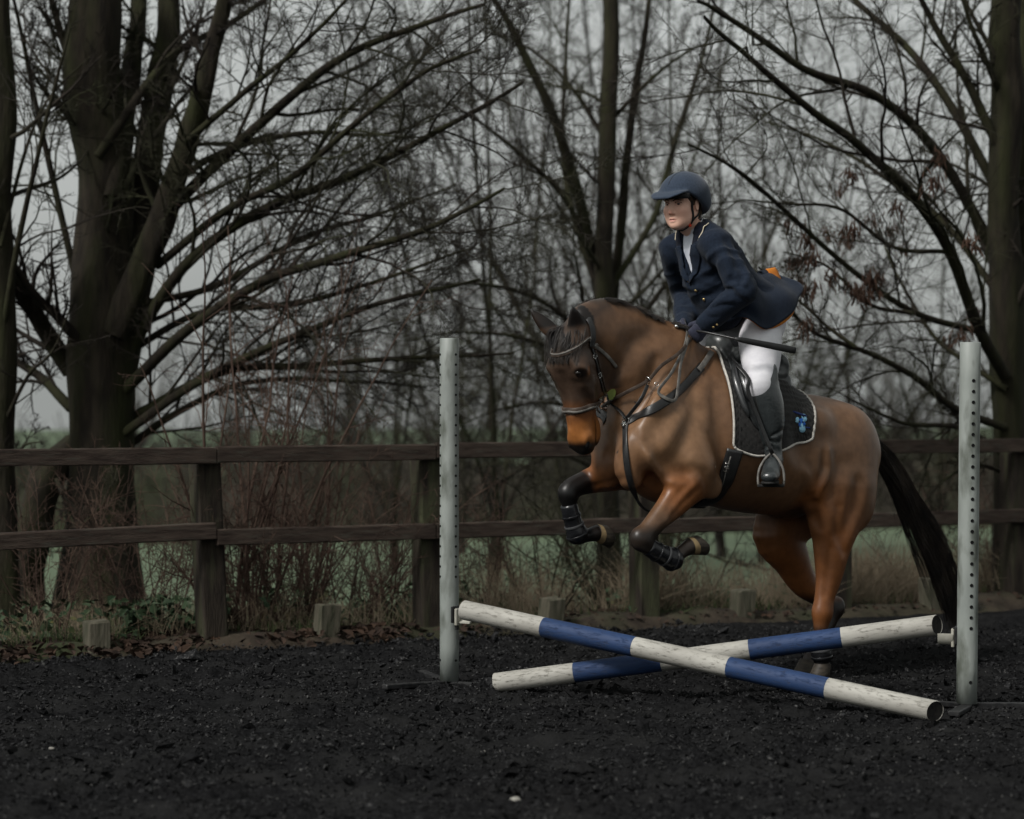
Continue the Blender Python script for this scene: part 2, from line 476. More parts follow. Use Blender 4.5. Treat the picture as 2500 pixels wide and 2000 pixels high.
# ------------------------------------------------------------------ the jump
M_galv = mat("galvanised_tube", (0.145, 0.160, 0.150), (0.22, 0.238, 0.222), scale=5, rough=0.55, bump=0.15, bscale=60, stretch=(1, 1, .35), c3=(0.070, 0.078, 0.064), scale3=13, spec=0.4, lo3=.47, hi3=.66)
M_hole_shade = mat("hole_shade", (0.004, 0.004, 0.004), rough=1.0)  # black for the shade inside holes and nostrils
M_steel = mat("dark_steel", (0.012, 0.012, 0.013), (0.03, 0.03, 0.03), scale=30, rough=0.5, metal=0.3)
M_cup = mat("pale_plastic", (0.34, 0.33, 0.29), (0.26, 0.25, 0.21), scale=25, rough=0.6)
def cross_mat(name, a, b_, dirt, ax, dscale=7):
    """painted pole: paint with long flakes of worn wood along the pole"""
    m = bpy.data.materials.new(name); m.use_nodes = True; nt = m.node_tree; n = nt.nodes; l = nt.links; p = n["Principled BSDF"]
    p.inputs["Roughness"].default_value = .65; p.inputs["Specular IOR Level"].default_value = .3
    tc = n.new("ShaderNodeTexCoord"); mp = n.new("ShaderNodeMapping"); mp.vector_type = 'TEXTURE'
    q = Vector(ax).to_track_quat('X', 'Z').to_euler(); mp.inputs["Rotation"].default_value = q; mp.inputs["Scale"].default_value = (3.6, 1, 1)
    l.new(tc.outputs["Object"], mp.inputs[0])
    def nz(s, d, r=.5):
        o = n.new("ShaderNodeTexNoise"); o.inputs["Scale"].default_value = s; o.inputs["Detail"].default_value = d; o.inputs["Roughness"].default_value = r
        l.new(mp.outputs[0], o.inputs["Vector"]); return o.outputs["Fac"]
    def rmp(s, lo, hi):
        o = n.new("ShaderNodeMapRange"); o.inputs[1].default_value = lo; o.inputs[2].default_value = hi; l.new(s, o.inputs[0]); return o.outputs[0]
    def mx(f, c, d):
        o = n.new("ShaderNodeMix"); o.data_type = 'RGBA'; l.new(f, o.inputs[0])
        for k, v in ((6, c), (7, d)):
            if hasattr(v, "is_output"): l.new(v, o.inputs[k])
            else: o.inputs[k].default_value = (*v, 1)
        return o.outputs[2]
    base = mx(rmp(nz(12, 4), .35, .65), a, b_)
    fl = rmp(nz(85, 9, .78), .53, .66)
    c = mx(fl, base, dirt)
    l.new(c, p.inputs["Base Color"])
    bp = n.new("ShaderNodeBump"); bp.inputs["Strength"].default_value = .5; bp.inputs["Distance"].default_value = .004; bp.invert = True
    l.new(fl, bp.inputs["Height"]); l.new(bp.outputs[0], p.inputs["Normal"])
    return m
M_end = mat("dark_end_grain", (0.010, 0.010, 0.010), (0.022, 0.020, 0.018), scale=60, rough=0.95)
def pole(A, B, rad, breaks, first, label):
    A, B = ln(A), ln(B); d = unit(B-A); side = unit(np.cross(d, UP)); up = np.cross(side, d)
    Mw = cross_mat("white_pole_paint", (0.33, 0.32, 0.29), (0.25, 0.24, 0.215), (0.085, 0.078, 0.062), d)
    Mb = cross_mat("blue_pole_paint", (0.013, 0.034, 0.095), (0.010, 0.026, 0.074), (0.010, 0.016, 0.038), d)
    root = thing("jump_pole", (A+B)/2, label, "jump pole", "crossed show jumping poles")
    th = np.linspace(0, 2*math.pi, 29)[:-1]
    ts = [0]+list(breaks)+[1]
    L = np.linalg.norm(B-A)
    for i in range(len(ts)-1):
        t0, t1 = ts[i], ts[i+1]
        white = (i % 2 == 0)
        n = 9; rr = rad+(.0004 if not white else 0)
        V = []; 
        prof = [(t0*L, rr*.985 if i else rr*.90)]+[(t0*L+(t1-t0)*L*(.012+k/(n-1)*.976), rr) for k in range(n)]+[(t1*L, rr*.985 if i < len(ts)-2 else rr*.95)]
        for kk, (s, r_) in enumerate(prof):
            wob = 1+.004*math.sin(s*9+i); sk = .5 if (i == len(ts)-2 and kk >= len(prof)-2) else 0      # the right ends are sawn askew
            for q in th: V.append(A+d*(s-sk*r_*math.cos(q))+(side*math.cos(q)+up*math.sin(q))*r_*wob)
        m_ = len(th); f = []
        for k in range(len(prof)-1):
            for j in range(m_): f.append((k*m_+j, k*m_+(j+1) % m_, (k+1)*m_+(j+1) % m_, (k+1)*m_+j))
        mb = MB().add(V, f)
        mb.build("white_band" if white else "blue_band", Mw if white else Mb, root)
    for P, s in ((A, -1), (B, 1)):
        mb = MB(); c = P - d*s*.003
        sk = .5 if s > 0 else 0
        V = [c+(side*math.cos(q)+up*math.sin(q)-d*sk*math.cos(q))*rad*.945 for q in th]+[c - d*s*.0015+(side*math.cos(q)+up*math.sin(q)-d*sk*math.cos(q))*rad*.82 for q in th]+[c-d*s*.002]
        m_ = len(th); f4 = [(j, (j+1) % m_, m_+(j+1) % m_, m_+j) for j in range(m_)]; f3 = [(m_+j, m_+(j+1) % m_, 2*m_) for j in range(m_)]
        mb.add(V, f4, f3).build("end_face", M_end, root)
    return root
LPY, RPY = 11.8, 10.9
pA0, pA1 = PX(1130, 1489, 11.60), PX(2283, 1737, 10.47)
pB0, pB1 = PX(1207, 1668, 11.46), PX(2288, 1526, 11.06)
pole(pA0, pA1, .047, [.186, .388, .589, .79], 'w', "blue and white jump pole sloping down to the right, in front of the other pole")
pole(pB0, pB1, .047, [.186, .385, .585, .79], 'w', "blue and white jump pole sloping up to the right, behind the other pole")
def jump_stand(px, ytop, ybot, Y, label, feet, holes):
    top, bot = PX(px[0], ytop, Y), PX(px[1], ybot, Y)
    root = thing("jump_stand", (bot[0], Y, 0), label, "jump stand", "galvanised jump stands")
    ax = unit(top-bot); L = np.linalg.norm(top-bot); side = unit(np.cross((0, 1, 0), ax)); fr = np.cross(ax, side)
    r = .0465; n = 32; th = np.linspace(0, 2*math.pi, n+1)[:-1]
    # wall with a rolled rim and an open top
    V = []; prof = [(0, r*.86), (0, r)]+[(L*k/10, r) for k in range(1, 10)]+[(L-.002, r), (L, r-.002), (L, r-.005), (L-.03, r-.006), (L-.1, r-.006)]
    for s, q_ in prof:
        for q in th: V.append(bot+ax*s+(side*math.cos(q)+fr*math.sin(q))*q_)
    f = []
    for k in range(len(prof)-1):
        for j in range(n): f.append((k*n+j, k*n+(j+1) % n, (k+1)*n+(j+1) % n, (k+1)*n+j))
    MB().add(V, f).build("post_tube", M_galv, root)
    mb = MB()
    mb.add([bot+ax*(L-.02)+(side*math.cos(q)+fr*math.sin(q))*(r-.006) for q in th]+[bot+ax*(L-.02)], None, [(j, (j+1) % n, n) for j in range(n)])
    mb.build("tube_mouth_shade", M_hole_shade, root)  # black disc stands in for the dark inside the open tube
    # peg holes: two rows, black discs on the wall standing in for the shade inside
    mb = MB()
    for ang in holes[2]:
        o = side*math.cos(ang)+fr*math.sin(ang); t2 = np.cross(ax, o)
        for py in holes[0]:
            s = (ybot-py)/(ybot-ytop)*L
            c = bot+ax*s+o*(r+.0006); m_ = 10
            ring = [c+(t2*math.cos(q)+ax*math.sin(q))*holes[1] for q in np.linspace(0, 2*math.pi, m_+1)[:-1]]
            ring = [p+o*.0010 for p in ring]; ring2 = [p-o*.004 for p in ring]
            mb.add(ring+ring2+[c+o*.0008], [(j, (j+1) % m_, m_+(j+1) % m_, m_+j) for j in range(m_)], [(j, (j+1) % m_, 2*m_) for j in range(m_)])
    mb.build("peg_holes", M_hole_shade, root, kind="stuff")
    for a, b_, w, h in feet:
        a, b_ = ln(a), ln(b_); d = unit(b_-a); sd = unit(np.cross(d, UP))
        MB().box((a+b_)/2, d, sd, np.cross(sd, d), np.linalg.norm(b_-a)/2, w, h, bev=.004).build("foot_bar", M_steel, root, smooth=False)
    return root, bot, ax, side, fr
hl = [866+24.6*k for k in range(23)]+[1611]
bl = PX(1097, 1662, LPY); br = PX(2360, 1717, RPY)
stL = jump_stand((1097, 1097), 826, 1662, LPY, "galvanised jump stand on the left, holding the high end of the front pole", 
    [(bl+(0, .01, -.012), PX(938, 1684, LPY-.25)*[1, 1, 0]+[0, 0, .022], .020, .012), (bl+(0, -.01, -.013), PX(1268, 1688, LPY-.30)*[1, 1, 0]+[0, 0, .022], .020, .012),
     (bl+(0, .02, -.014), bl+(-.15, .42, -.005), .020, .012)], (hl, .0062, [-R(46), -R(157)]))
hr = [930+26.2*k for k in range(24)]+[1664]
stR = jump_stand((2369, 2360), 836, 1717, RPY, "galvanised jump stand on the right, holding the high end of the rear pole",
    [(br+(0, -.012, -.014), PX(2328, 1752, RPY-.33)*[1, 1, 0]+[0, 0, .018], .026, .012), (br+(0, .01, -.012), br+(.46, .02, -.014), .020, .014), (br+(0, .01, -.013), PX(2262, 1742, RPY-.02)*[1, 1, 0]+[0, 0, .03], .020, .012)], (hr, .0080, [-R(80), R(100)]))
# cups
def cup(stand, c, toward, label, parent):
    """moulded jump cup: dark back plate on the tube, pale curved shelf with a lip"""
    root = thing("jump_cup", c, label, "jump cup", "jump cups")
    t = unit(toward); sd = unit(np.cross(t, UP)); 
    MB().box(c+t*.004, UP, sd, t, .040, .036, .006, bev=.003).box(c+t*.012+ln((0, 0, -.02)), UP, sd, t, .055, .012, .006, bev=.002).build("back_plate", M_steel, root, smooth=False)
    mb = MB(); V = []; n = 12; m_ = 5
    for i in range(n):
        a = R(-80+140*i/(n-1)*.62)
        for j, (rr, off) in enumerate([(.052, .018), (.060, .018), (.060, .085), (.052, .085)]):
            V.append(c+sd*rr*math.sin(a)*.62+ln((0, 0, -rr*math.cos(a)+.018))+t*off)
    f = []
    for i in range(n-1):
        for j in range(4): f.append((i*4+j, i*4+(j+1) % 4, (i+1)*4+(j+1) % 4, (i+1)*4+j))
    f += [(3, 2, 1, 0), ((n-1)*4, (n-1)*4+1, (n-1)*4+2, (n-1)*4+3)]
    mb.add(V, f).box(c+t*.018+ln((0, 0, -.012)), UP, sd, t, .042, .026, .007, bev=.004)
    mb.build("cup_shelf", M_cup, root, smooth=False)
cup(stL, PX(1110, 1500, LPY-.045), (pA1-pA0)*[1, 1, 0], "black and pale plastic jump cup on the left stand under the front pole", None)
cup(stR, PX(2336, 1551, RPY+.03), (pB0-pB1)*[1, 1, 0], "pale jump cup bolted to the right stand under the rear pole", None)

def clods():
    N = 9000; Y = 7.6*(14.6/7.6)**rg.uniform(0, 1, N); X = rg.uniform(-1, 1, N)*(0.225*Y+.25)
    keep = (Y < fence_y(X)-.16+1.0*edge_off(X)) & (fbm(X*2.6, Y*2.6, 3, 41) > rg.uniform(.30, .60, N)); X, Y = X[keep], Y[keep]; n = len(X)
    L = np.exp(rg.normal(math.log(.021), .38, n)); C = np.stack([X, Y, arena_z(X, Y)+L*.10], -1)
    crumbs(n, C, L, rg, "rubber_clods", M_rub)["label"] = "larger clods of black rubber kicked up on the riding arena"
clods()
M_pebble = mat("pale_stone", (.30, .29, .26), (.20, .19, .17), scale=60, rough=.9)
for px, py, r, lab in ((1258, 1966, .013, "pale pebble on the black surface at the bottom centre of the picture"), (1180, 1846, .006, "tiny pale pebble below the left jump stand"),
                       (126, 1842, .007, "tiny pale pebble at the lower left of the arena"), (2272, 1842, .006, "tiny pale pebble below the right jump stand")):
    Y = CAMZ*F/(py-CY); X = (px-CX)/F*Y
    mb = MB().ell((X, Y, float(arena_z(np.array(X), np.array(Y)))+r*.9), (r*1.6, r, r*.8), nu=10, nv=7)
    mb.V[0] += rg.normal(0, r*.10, mb.V[0].shape)
    mark(mb.build("pebble", M_pebble), lab, "pebble", "pale pebbles on the arena")
# ------------------------------------------------------------------ signed-distance sculpting (one continuous skin)
class Field:
    def __init__(s, lo, hi, h):
        s.lo = ln(lo); s.h = h
        s.n = np.ceil((ln(hi)-s.lo)/h).astype(int)+1
        s.D = np.full(s.n, 0.3, np.float32)
        s.ax = [(s.lo[i]+h*np.arange(s.n[i])).astype(np.float32) for i in range(3)]
    def win(s, lo, hi):
        a = np.clip(np.floor((ln(lo)-s.lo)/s.h).astype(int), 0, s.n-1); b = np.clip(np.ceil((ln(hi)-s.lo)/s.h).astype(int)+1, a+1, s.n)
        sl = tuple(slice(a[i], b[i]) for i in range(3))
        X = s.ax[0][sl[0]][:, None, None]; Y = s.ax[1][sl[1]][None, :, None]; Z = s.ax[2][sl[2]][None, None, :]
        return sl, X, Y, Z
    def _mix(s, sl, d, k, op):
        D = s.D[sl]
        if op == 'add':
            h = np.maximum(k-np.abs(D-d), 0)/k; s.D[sl] = np.minimum(D, d)-h*h*k*.25
        else:
            d = -d; h = np.maximum(k-np.abs(D-d), 0)/k; s.D[sl] = np.maximum(D, d)+h*h*k*.25
    def ell(s, c, r, B=None, k=.03, op='add'):
        """ellipsoid: centre, radii along the columns of B"""
        c = ln(c); r = np.broadcast_to(ln(r), (3,)); B = np.eye(3) if B is None else ln(B)
        ext = np.sqrt(((B*r[None, :])**2).sum(1))+k*1.2+s.h*2
        sl, X, Y, Z = s.win(c-ext, c+ext)
        x, y, z = X-c[0], Y-c[1], Z-c[2]
        q0 = q1 = 0
        for i in range(3):
            e = x*np.float32(B[0, i])+y*np.float32(B[1, i])+z*np.float32(B[2, i])
            q0 = q0+(e/r[i])**2; q1 = q1+(e/r[i]**2)**2
        k0 = np.sqrt(q0); d = k0*(k0-1)/np.maximum(np.sqrt(q1), 1e-6)
        s._mix(sl, d.astype(np.float32), k, op)
    def tube(s, pts, k=.03, lat=(0, 1, 0), n=None, op='add', smooth=True):
        """pts rows: x y z rA rB ; rB along lat, rA across it in the bending plane"""
        P = ln(pts)
        if P.shape[1] == 4: P = np.hstack([P, P[:, 3:4]])
        if smooth and len(P) > 2: P = catmull(P, n or (len(P)-1)*4+1)
        P[:, 3:] = np.maximum(P[:, 3:], s.h*.6)
        rm = P[:, 3:].max()+k*1.2+s.h*2
        sl, X, Y, Z = s.win((P[:, :3]-rm).min(0), (P[:, :3]+rm).max(0))
        acc = np.full(np.broadcast_shapes(X.shape, Y.shape, Z.shape), .4, np.float32)
        o = [q.start for q in sl]
        lat = ln(lat)
        for i in range(len(P)-1):
            a, b = P[i], P[i+1]; ab = b[:3]-a[:3]; L = np.linalg.norm(ab)
            if L < 1e-6: continue
            d = ab/L; Bv = unit(lat-d*np.dot(lat, d)); A = np.cross(d, Bv)
            rr = max(a[3:].max(), b[3:].max())+k*1.2+s.h*2
            s2, x, y, z = s.win(np.minimum(a[:3], b[:3])-rr, np.maximum(a[:3], b[:3])+rr)
            s3 = tuple(slice(q.start-o[j], q.stop-o[j]) for j, q in enumerate(s2))
            x, y, z = x-np.float32(a[0]), y-np.float32(a[1]), z-np.float32(a[2])
            dt = lambda v: x*np.float32(v[0])+y*np.float32(v[1])+z*np.float32(v[2])
            t = dt(d); tc = np.clip(t, 0, L); e = t-tc; u = tc/np.float32(L)
            rA = a[3]+(b[3]-a[3])*u; rB = a[4]+(b[4]-a[4])*u; rE = np.minimum(rA, rB)
            qa, qb, qe = dt(A)/rA, dt(Bv)/rB, e/rE
            k0 = np.sqrt(qa*qa+qb*qb+qe*qe); k1 = np.sqrt((qa/rA)**2+(qb/rB)**2+(qe/rE)**2)
            dd = np.where(k0 < .05, -rE*(1-k0), k0*(k0-1)/np.maximum(k1, 1e-6))
            acc[s3] = np.minimum(acc[s3], dd.astype(np.float32))
        s._mix(sl, acc, k, op)
    def mesh(s, smooth=2, blur=0):
        D, h = s.D, s.h
        if blur:
            D = np.clip(D, -4*h, 4*h)
            for _ in range(blur):
                for ax in range(3):
                    E = D.copy(); a = [slice(None)]*3; b = [slice(None)]*3; c_ = [slice(None)]*3
                    a[ax] = slice(1, -1); b[ax] = slice(0, -2); c_[ax] = slice(2, None)
                    a, b, c_ = tuple(a), tuple(b), tuple(c_)
                    E[a] = .5*D[a]+.25*(D[b]+D[c_]); D = E
        S = D < 0
        c = np.zeros(tuple(s.n-1), np.uint8)
        for i in (0, 1):
            for j in (0, 1):
                for k in (0, 1):
                    c += S[i:s.n[0]-1+i, j:s.n[1]-1+j, k:s.n[2]-1+k]
        act = (c > 0) & (c < 8)
        I = np.argwhere(act); N = len(I)
        idx = np.full(act.shape, -1, np.int32); idx[act] = np.arange(N)
        corner = {}
        for i in (0, 1):
            for j in (0, 1):
                for k in (0, 1):
                    corner[i, j, k] = D[I[:, 0]+i, I[:, 1]+j, I[:, 2]+k]
        acc = np.zeros((N, 3)); cnt = np.zeros(N)
        for axis in range(3):
            for p in (0, 1):
                for q in (0, 1):
                    a = [0, 0, 0]; o = [x for x in range(3) if x != axis]; a[o[0]] = p; a[o[1]] = q
                    b = list(a); b[axis] = 1
                    va, vb = corner[tuple(a)], corner[tuple(b)]
                    m = (va < 0) != (vb < 0)
                    t = np.where(m, va/np.where(m, va-vb, 1), 0)
                    pt = np.zeros((N, 3)); pt[:] = a; pt[:, axis] = t
                    acc[m] += pt[m]; cnt[m] += 1
        V = s.lo+(I+acc/np.maximum(cnt, 1)[:, None])*h
        faces = []
        for axis in range(3):
            o = [x for x in range(3) if x != axis]
            sl0 = [slice(None)]*3; sl1 = [slice(None)]*3
            sl0[axis] = slice(0, -1); sl1[axis] = slice(1, None)
            A, Bb = S[tuple(sl0)], S[tuple(sl1)]
            E = np.argwhere(A != Bb)
            E = E[(E[:, o[0]] > 0) & (E[:, o[1]] > 0) & (E[:, o[0]] < s.n[o[0]]-1) & (E[:, o[1]] < s.n[o[1]]-1)]
            ins = S[E[:, 0], E[:, 1], E[:, 2]]
            def g(d0, d1):
                q = E.copy(); q[:, o[0]] += d0; q[:, o[1]] += d1
                return idx[q[:, 0], q[:, 1], q[:, 2]]
            quad = np.stack([g(-1, -1), g(0, -1), g(0, 0), g(-1, 0)], -1)
            flip = ins if axis != 1 else ~ins
            quad[~flip] = quad[~flip][:, ::-1]
            faces.append(quad)
        Fq = np.concatenate(faces); Fq = Fq[(Fq >= 0).all(1)]
        e = np.concatenate([Fq[:, [0, 1]], Fq[:, [1, 2]], Fq[:, [2, 3]], Fq[:, [3, 0]]])
        for _ in range(smooth):
            for lam in (.5, -.4):
                w = np.bincount(e[:, 0], minlength=N)+np.bincount(e[:, 1], minlength=N)
                M = np.stack([np.bincount(e[:, 0], V[e[:, 1], k], N)+np.bincount(e[:, 1], V[e[:, 0], k], N) for k in range(3)], -1)/np.maximum(w, 1)[:, None]
                V = V+lam*(M-V)
        return V, Fq
def set_color(me, C, name="coat"):
    at = me.color_attributes.new(name, 'FLOAT_COLOR', 'POINT')
    C = np.hstack([C, np.ones((len(C), 1))]).astype(np.float32)
    at.data.foreach_set("color", C.ravel())

# horse frame: t forward (left and towards the camera), w to the horse's left (towards the camera), z up
HO = np.array([1.567, 12.2, 0.0]); HYAW = R(35)
HU = np.array([-math.cos(HYAW), -math.sin(HYAW), 0]); HV = np.array([math.sin(HYAW), -math.cos(HYAW), 0]); HZ = np.array([0, 0, 1.0])
HB = np.stack([HU, HV, HZ], 1)
def H(px, py, w=0.0):
    """photo pixel met on the plane w metres to the left of the horse's middle -> (t, w, z)"""
    m = (px-CX)/F
    t = (HO[0]+w*HV[0]-m*(HO[1]+w*HV[1]))/(m*HU[1]-HU[0])
    Y = HO[1]+t*HU[1]+w*HV[1]
    return np.array([t, w, CAMZ-(py-CY)/F*Y])
def W(L): return HO+ln(L)@HB.T          # local -> world
def Lc(P): return (ln(P)-HO)@HB         # world -> local
def Hs(px, py, w, s):
    a = H(px, py, w); a[1] *= s; return a          # the same point, or its mirror on the far side
def HW(px, py, w=0.0): return W(H(px, py, w))
def rotB(pitch=0., yaw=0., roll=0.):
    """basis columns (forward, left, up) pitched nose-up, yawed to the left"""
    cp, sp = math.cos(pitch), math.sin(pitch)
    A = np.array([[cp, 0, -sp], [0, 1, 0], [sp, 0, cp]])
    cy, sy = math.cos(yaw), math.sin(yaw)
    Y_ = np.array([[cy, -sy, 0], [sy, cy, 0], [0, 0, 1]])
    cr, sr = math.cos(roll), math.sin(roll)
    X_ = np.array([[1, 0, 0], [0, cr, -sr], [0, sr, cr]])
    return Y_@A@X_

EYE = Vector((0, 0, CAMZ))
def field_bvh(Fd, blur=1):
    v, f = Fd.mesh(smooth=0, blur=blur)
    return bvh_of(W(v), f)
def bvh_of(V, F_): return BVHTree.FromPolygons([Vector(v) for v in V], [tuple(int(i) for i in f) for f in F_])
def crease(Fd, bvh, px, r, k, depth=0.0, op='sub', n=14, mirror=True, taper=True):
    """ridge or groove that follows the modelled surface: the line is met on the surface, then cut or raised there (and mirrored)"""
    out = []
    for a, b in catmull(px, n):
        d = Vector(PX(a, b, 10.0))-EYE; d.normalize()
        p, nr, i, _ = bvh.ray_cast(EYE, d)
        if p is None: continue
        if nr.dot(d) > 0: nr = -nr
        out.append(Lc(np.array(p+nr*depth)))
    if len(out) < 3: return
    out = np.array(out); m = len(out)
    rr = r*np.sin(np.linspace(.25, math.pi-.25, m)) if taper else np.full(m, r)
    for s in ((1, -1) if mirror else (1,)):
        q = mirror(out) if callable(mirror) and s < 0 else out*[1, s, 1]
        Fd.tube(np.hstack([q, rr[:, None]]), k=k, op=op, smooth=False)
# ------------------------------------------------------------------ horse
HF = Field((-.75, -.48, .0), (2.05, .55, 2.05), .0074)
def row(px, py, w, ra, rb): return [*H(px, py, w), ra, rb]
def srow(px, py, w, s, ra, rb): return [*Hs(px, py, w, s), ra, rb]
# trunk, croup to breast: rA is the half height, rB the half width
HF.tube([row(2085, 1120, 0, .17, .13), row(2040, 1105, 0, .235, .22), row(1980, 1100, 0, .265, .255), row(1910, 1105, 0, .305, .275),
         row(1830, 1087, 0, .335, .285), row(1750, 1062, 0, .345, .265), row(1670, 1040, 0, .335, .225), row(1605, 1030, 0, .27, .195), row(1560, 1035, 0, .20, .15)], k=.06, n=40)
# withers ridge and loin
HF.tube([row(1600, 850, 0, .07, .05), row(1680, 865, 0, .055, .045), row(1760, 905, 0, .06, .07), row(1860, 960, 0, .06, .12)], k=.12)
HF.ell(H(2000, 1040, .0), (.24, .20, .12), rotB(R(8)), k=.08)              # croup
for s in (1, -1):
    HF.ell(Hs(2055, 1130, .13, s), (.19, .125, .27), rotB(R(14)), k=.07)      # quarter
    HF.ell(Hs(2076, 1205, .15, s), (.135, .110, .20), rotB(R(-8)), k=.08)     # thigh behind
    HF.ell(Hs(1988, 1030, .20, s), (.07, .05, .05), k=.09)                    # point of hip
    HF.ell(Hs(1640, 1075, .17, s), (.16, .085, .25), rotB(R(-24)), k=.06)     # shoulder
    HF.ell(Hs(1690, 1130, .195, s), (.13, .075, .14), rotB(R(-30)), k=.05)    # triceps
    HF.ell(Hs(1575, 1090, .145, s), (.10, .085, .12), k=.05)                  # point of shoulder
    HF.ell(Hs(1545, 1120, .085, s), (.09, .085, .15), rotB(R(10)), k=.04)     # breast muscle
HF.ell(H(1620, 1170, 0), (.22, .13, .12), rotB(R(15)), k=.06)               # keel
HF.ell(H(1535, 1040, 0), (.09, .13, .15), k=.06)
# neck
HF.tube([row(1615, 930, .0, .30, .15), row(1560, 890, .01, .225, .115), row(1505, 845, .02, .185, .092), row(1450, 812, .03, .128, .082), row(1402, 828, .035, .088, .076)], k=.06, n=22)
HF.tube([row(1640, 835, 0, .05, .03), row(1580, 795, .0, .05, .03), row(1525, 768, .01, .05, .03), row(1470, 757, .03, .05, .03), row(1420, 776, .04, .048, .032)], k=.07)
# jugular groove and the shoulder's front edge
# near fore
nf = dict(k=.035)
HF.tube([row(1705, 1150, .19, .13, .085), row(1672, 1190, .19, .098, .075), row(1640, 1232, .19, .073, .06), row(1605, 1270, .19, .054, .05), row(1580, 1300, .19, .050, .046), row(1565, 1320, .19, .050, .046)], k=.05, n=22)
HF.ell(H(1738, 1190, .195), (.045, .045, .055), k=.05)                      # elbow
HF.ell(H(1562, 1312, .19), (.048, .044, .05), k=.02)                        # knee
HF.tube([row(1566, 1322, .19, .044, .040), row(1592, 1342, .19, .036, .032), row(1618, 1354, .19, .034, .029), row(1640, 1361, .19, .040, .036)], k=.02)
HF.ell(H(1644, 1366, .19), (.043, .037, .043), k=.02)
HF.tube([row(1648, 1360, .19, .037, .034), row(1668, 1345, .19, .033, .031), row(1685, 1335, .19, .040, .040)], k=.015)
# far fore
HF.tube([row(1575, 1125, -.14, .13, .085), row(1530, 1143, -.16, .108, .075), row(1480, 1160, -.17, .082, .062), row(1430, 1178, -.17, .058, .050), row(1400, 1190, -.17, .052, .046), row(1386, 1205, -.17, .050, .044)], k=.045, n=22)
HF.ell(H(1387, 1203, -.17), (.044, .043, .05), k=.02)
HF.tube([row(1388, 1215, -.17, .044, .040), row(1393, 1245, -.17, .036, .031), row(1401, 1275, -.17, .035, .030), row(1410, 1302, -.17, .040, .036)], k=.02)
HF.ell(H(1412, 1308, -.17), (.042, .037, .042), k=.02)
HF.tube([row(1414, 1310, -.17, .038, .035), row(1436, 1307, -.17, .033, .031), row(1456, 1302, -.17, .040, .040)], k=.015)
# near hind
HF.tube([row(2040, 1190, .17, .19, .115), row(2040, 1265, .18, .150, .102), row(2031, 1335, .185, .104, .082), row(2024, 1405, .19, .072, .060), row(2013, 1460, .19, .054, .046), row(2007, 1500, .19, .052, .042)], k=.06, n=24)
HF.ell(H(2014, 1262, .19), (.07, .07, .09), k=.06)                          # stifle
HF.ell(H(2010, 1490, .19), (.046, .04, .06), k=.025)                       # hock
HF.tube([row(2006, 1495, .19, .048, .04), row(2004, 1535, .19, .040, .034), row(2003, 1570, .19, .037, .031), row(2006, 1600, .19, .043, .038), row(2009, 1625, .19, .037, .035)], k=.02)
# far hind, stepping under
HF.tube([row(1965, 1200, -.17, .22, .11), row(1903, 1292, -.18, .165, .098), row(1930, 1362, -.18, .105, .08), row(1962, 1422, -.18, .078, .06), row(2012, 1462, -.17, .054, .045), row(2036, 1492, -.16, .050, .04)], k=.06, n=24)
HF.ell(H(2044, 1480, -.16), (.042, .038, .052), k=.025)
HF.tube([row(2034, 1490, -.16, .050, .04), row(2018, 1532, -.15, .040, .034), row(1990, 1565, -.14, .037, .031), row(1982, 1597, -.13, .043, .038), row(1975, 1618, -.12, .037, .035)], k=.02)
# flank fold, sheath
for s in (1, -1): HF.tube([srow(1985, 1110, .23, s, .02, .02), srow(1988, 1170, .235, s, .03, .03), srow(1990, 1230, .20, s, .035, .03)], k=.07)
HF.ell(H(1930, 1240, 0), (.10, .05, .055), k=.05)
# breast groove
HF.tube([row(1520, 1060, 0, .014, .014), row(1522, 1110, 0, .018, .016), row(1545, 1165, 0, .014, .014)], k=.04, op='sub')
# head ---------------------------------------------------------------
HD_O = H(1368, 826, .035)
HD_YAW, HD_AL = R(14), R(13)
hf = np.array([math.cos(HD_YAW), math.sin(HD_YAW), 0]); hl_ = np.array([-math.sin(HD_YAW), math.cos(HD_YAW), 0])
ha = -math.sin(HD_AL)*hf-math.cos(HD_AL)*HZ; hn = math.cos(HD_AL)*hf-math.sin(HD_AL)*HZ
HSC = .905
def HD(a, n, l): return HD_O+ha*a*HSC+hn*n+hl_*l
HEADB = np.stack([ha, hn, hl_], 1)
def hrow(a, n, l, ra, rb): return [*HD(a, n, l), ra, rb]
HS = .97
HF.tube([hrow(.015, -.070, 0, .060, .060), hrow(.08, -.060, 0, .092, .088), hrow(.15, -.062, 0, .106, .104), hrow(.22, -.068, 0, .100, .100), hrow(.30, -.066, 0, .090, .080), hrow(.38, -.060, 0, .078, .065), hrow(.46, -.055, 0, .070, .060), hrow(.53, -.053, 0, .066, .062), hrow(.575, -.058, 0, .052, .055)], k=.03, lat=hl_, n=36)
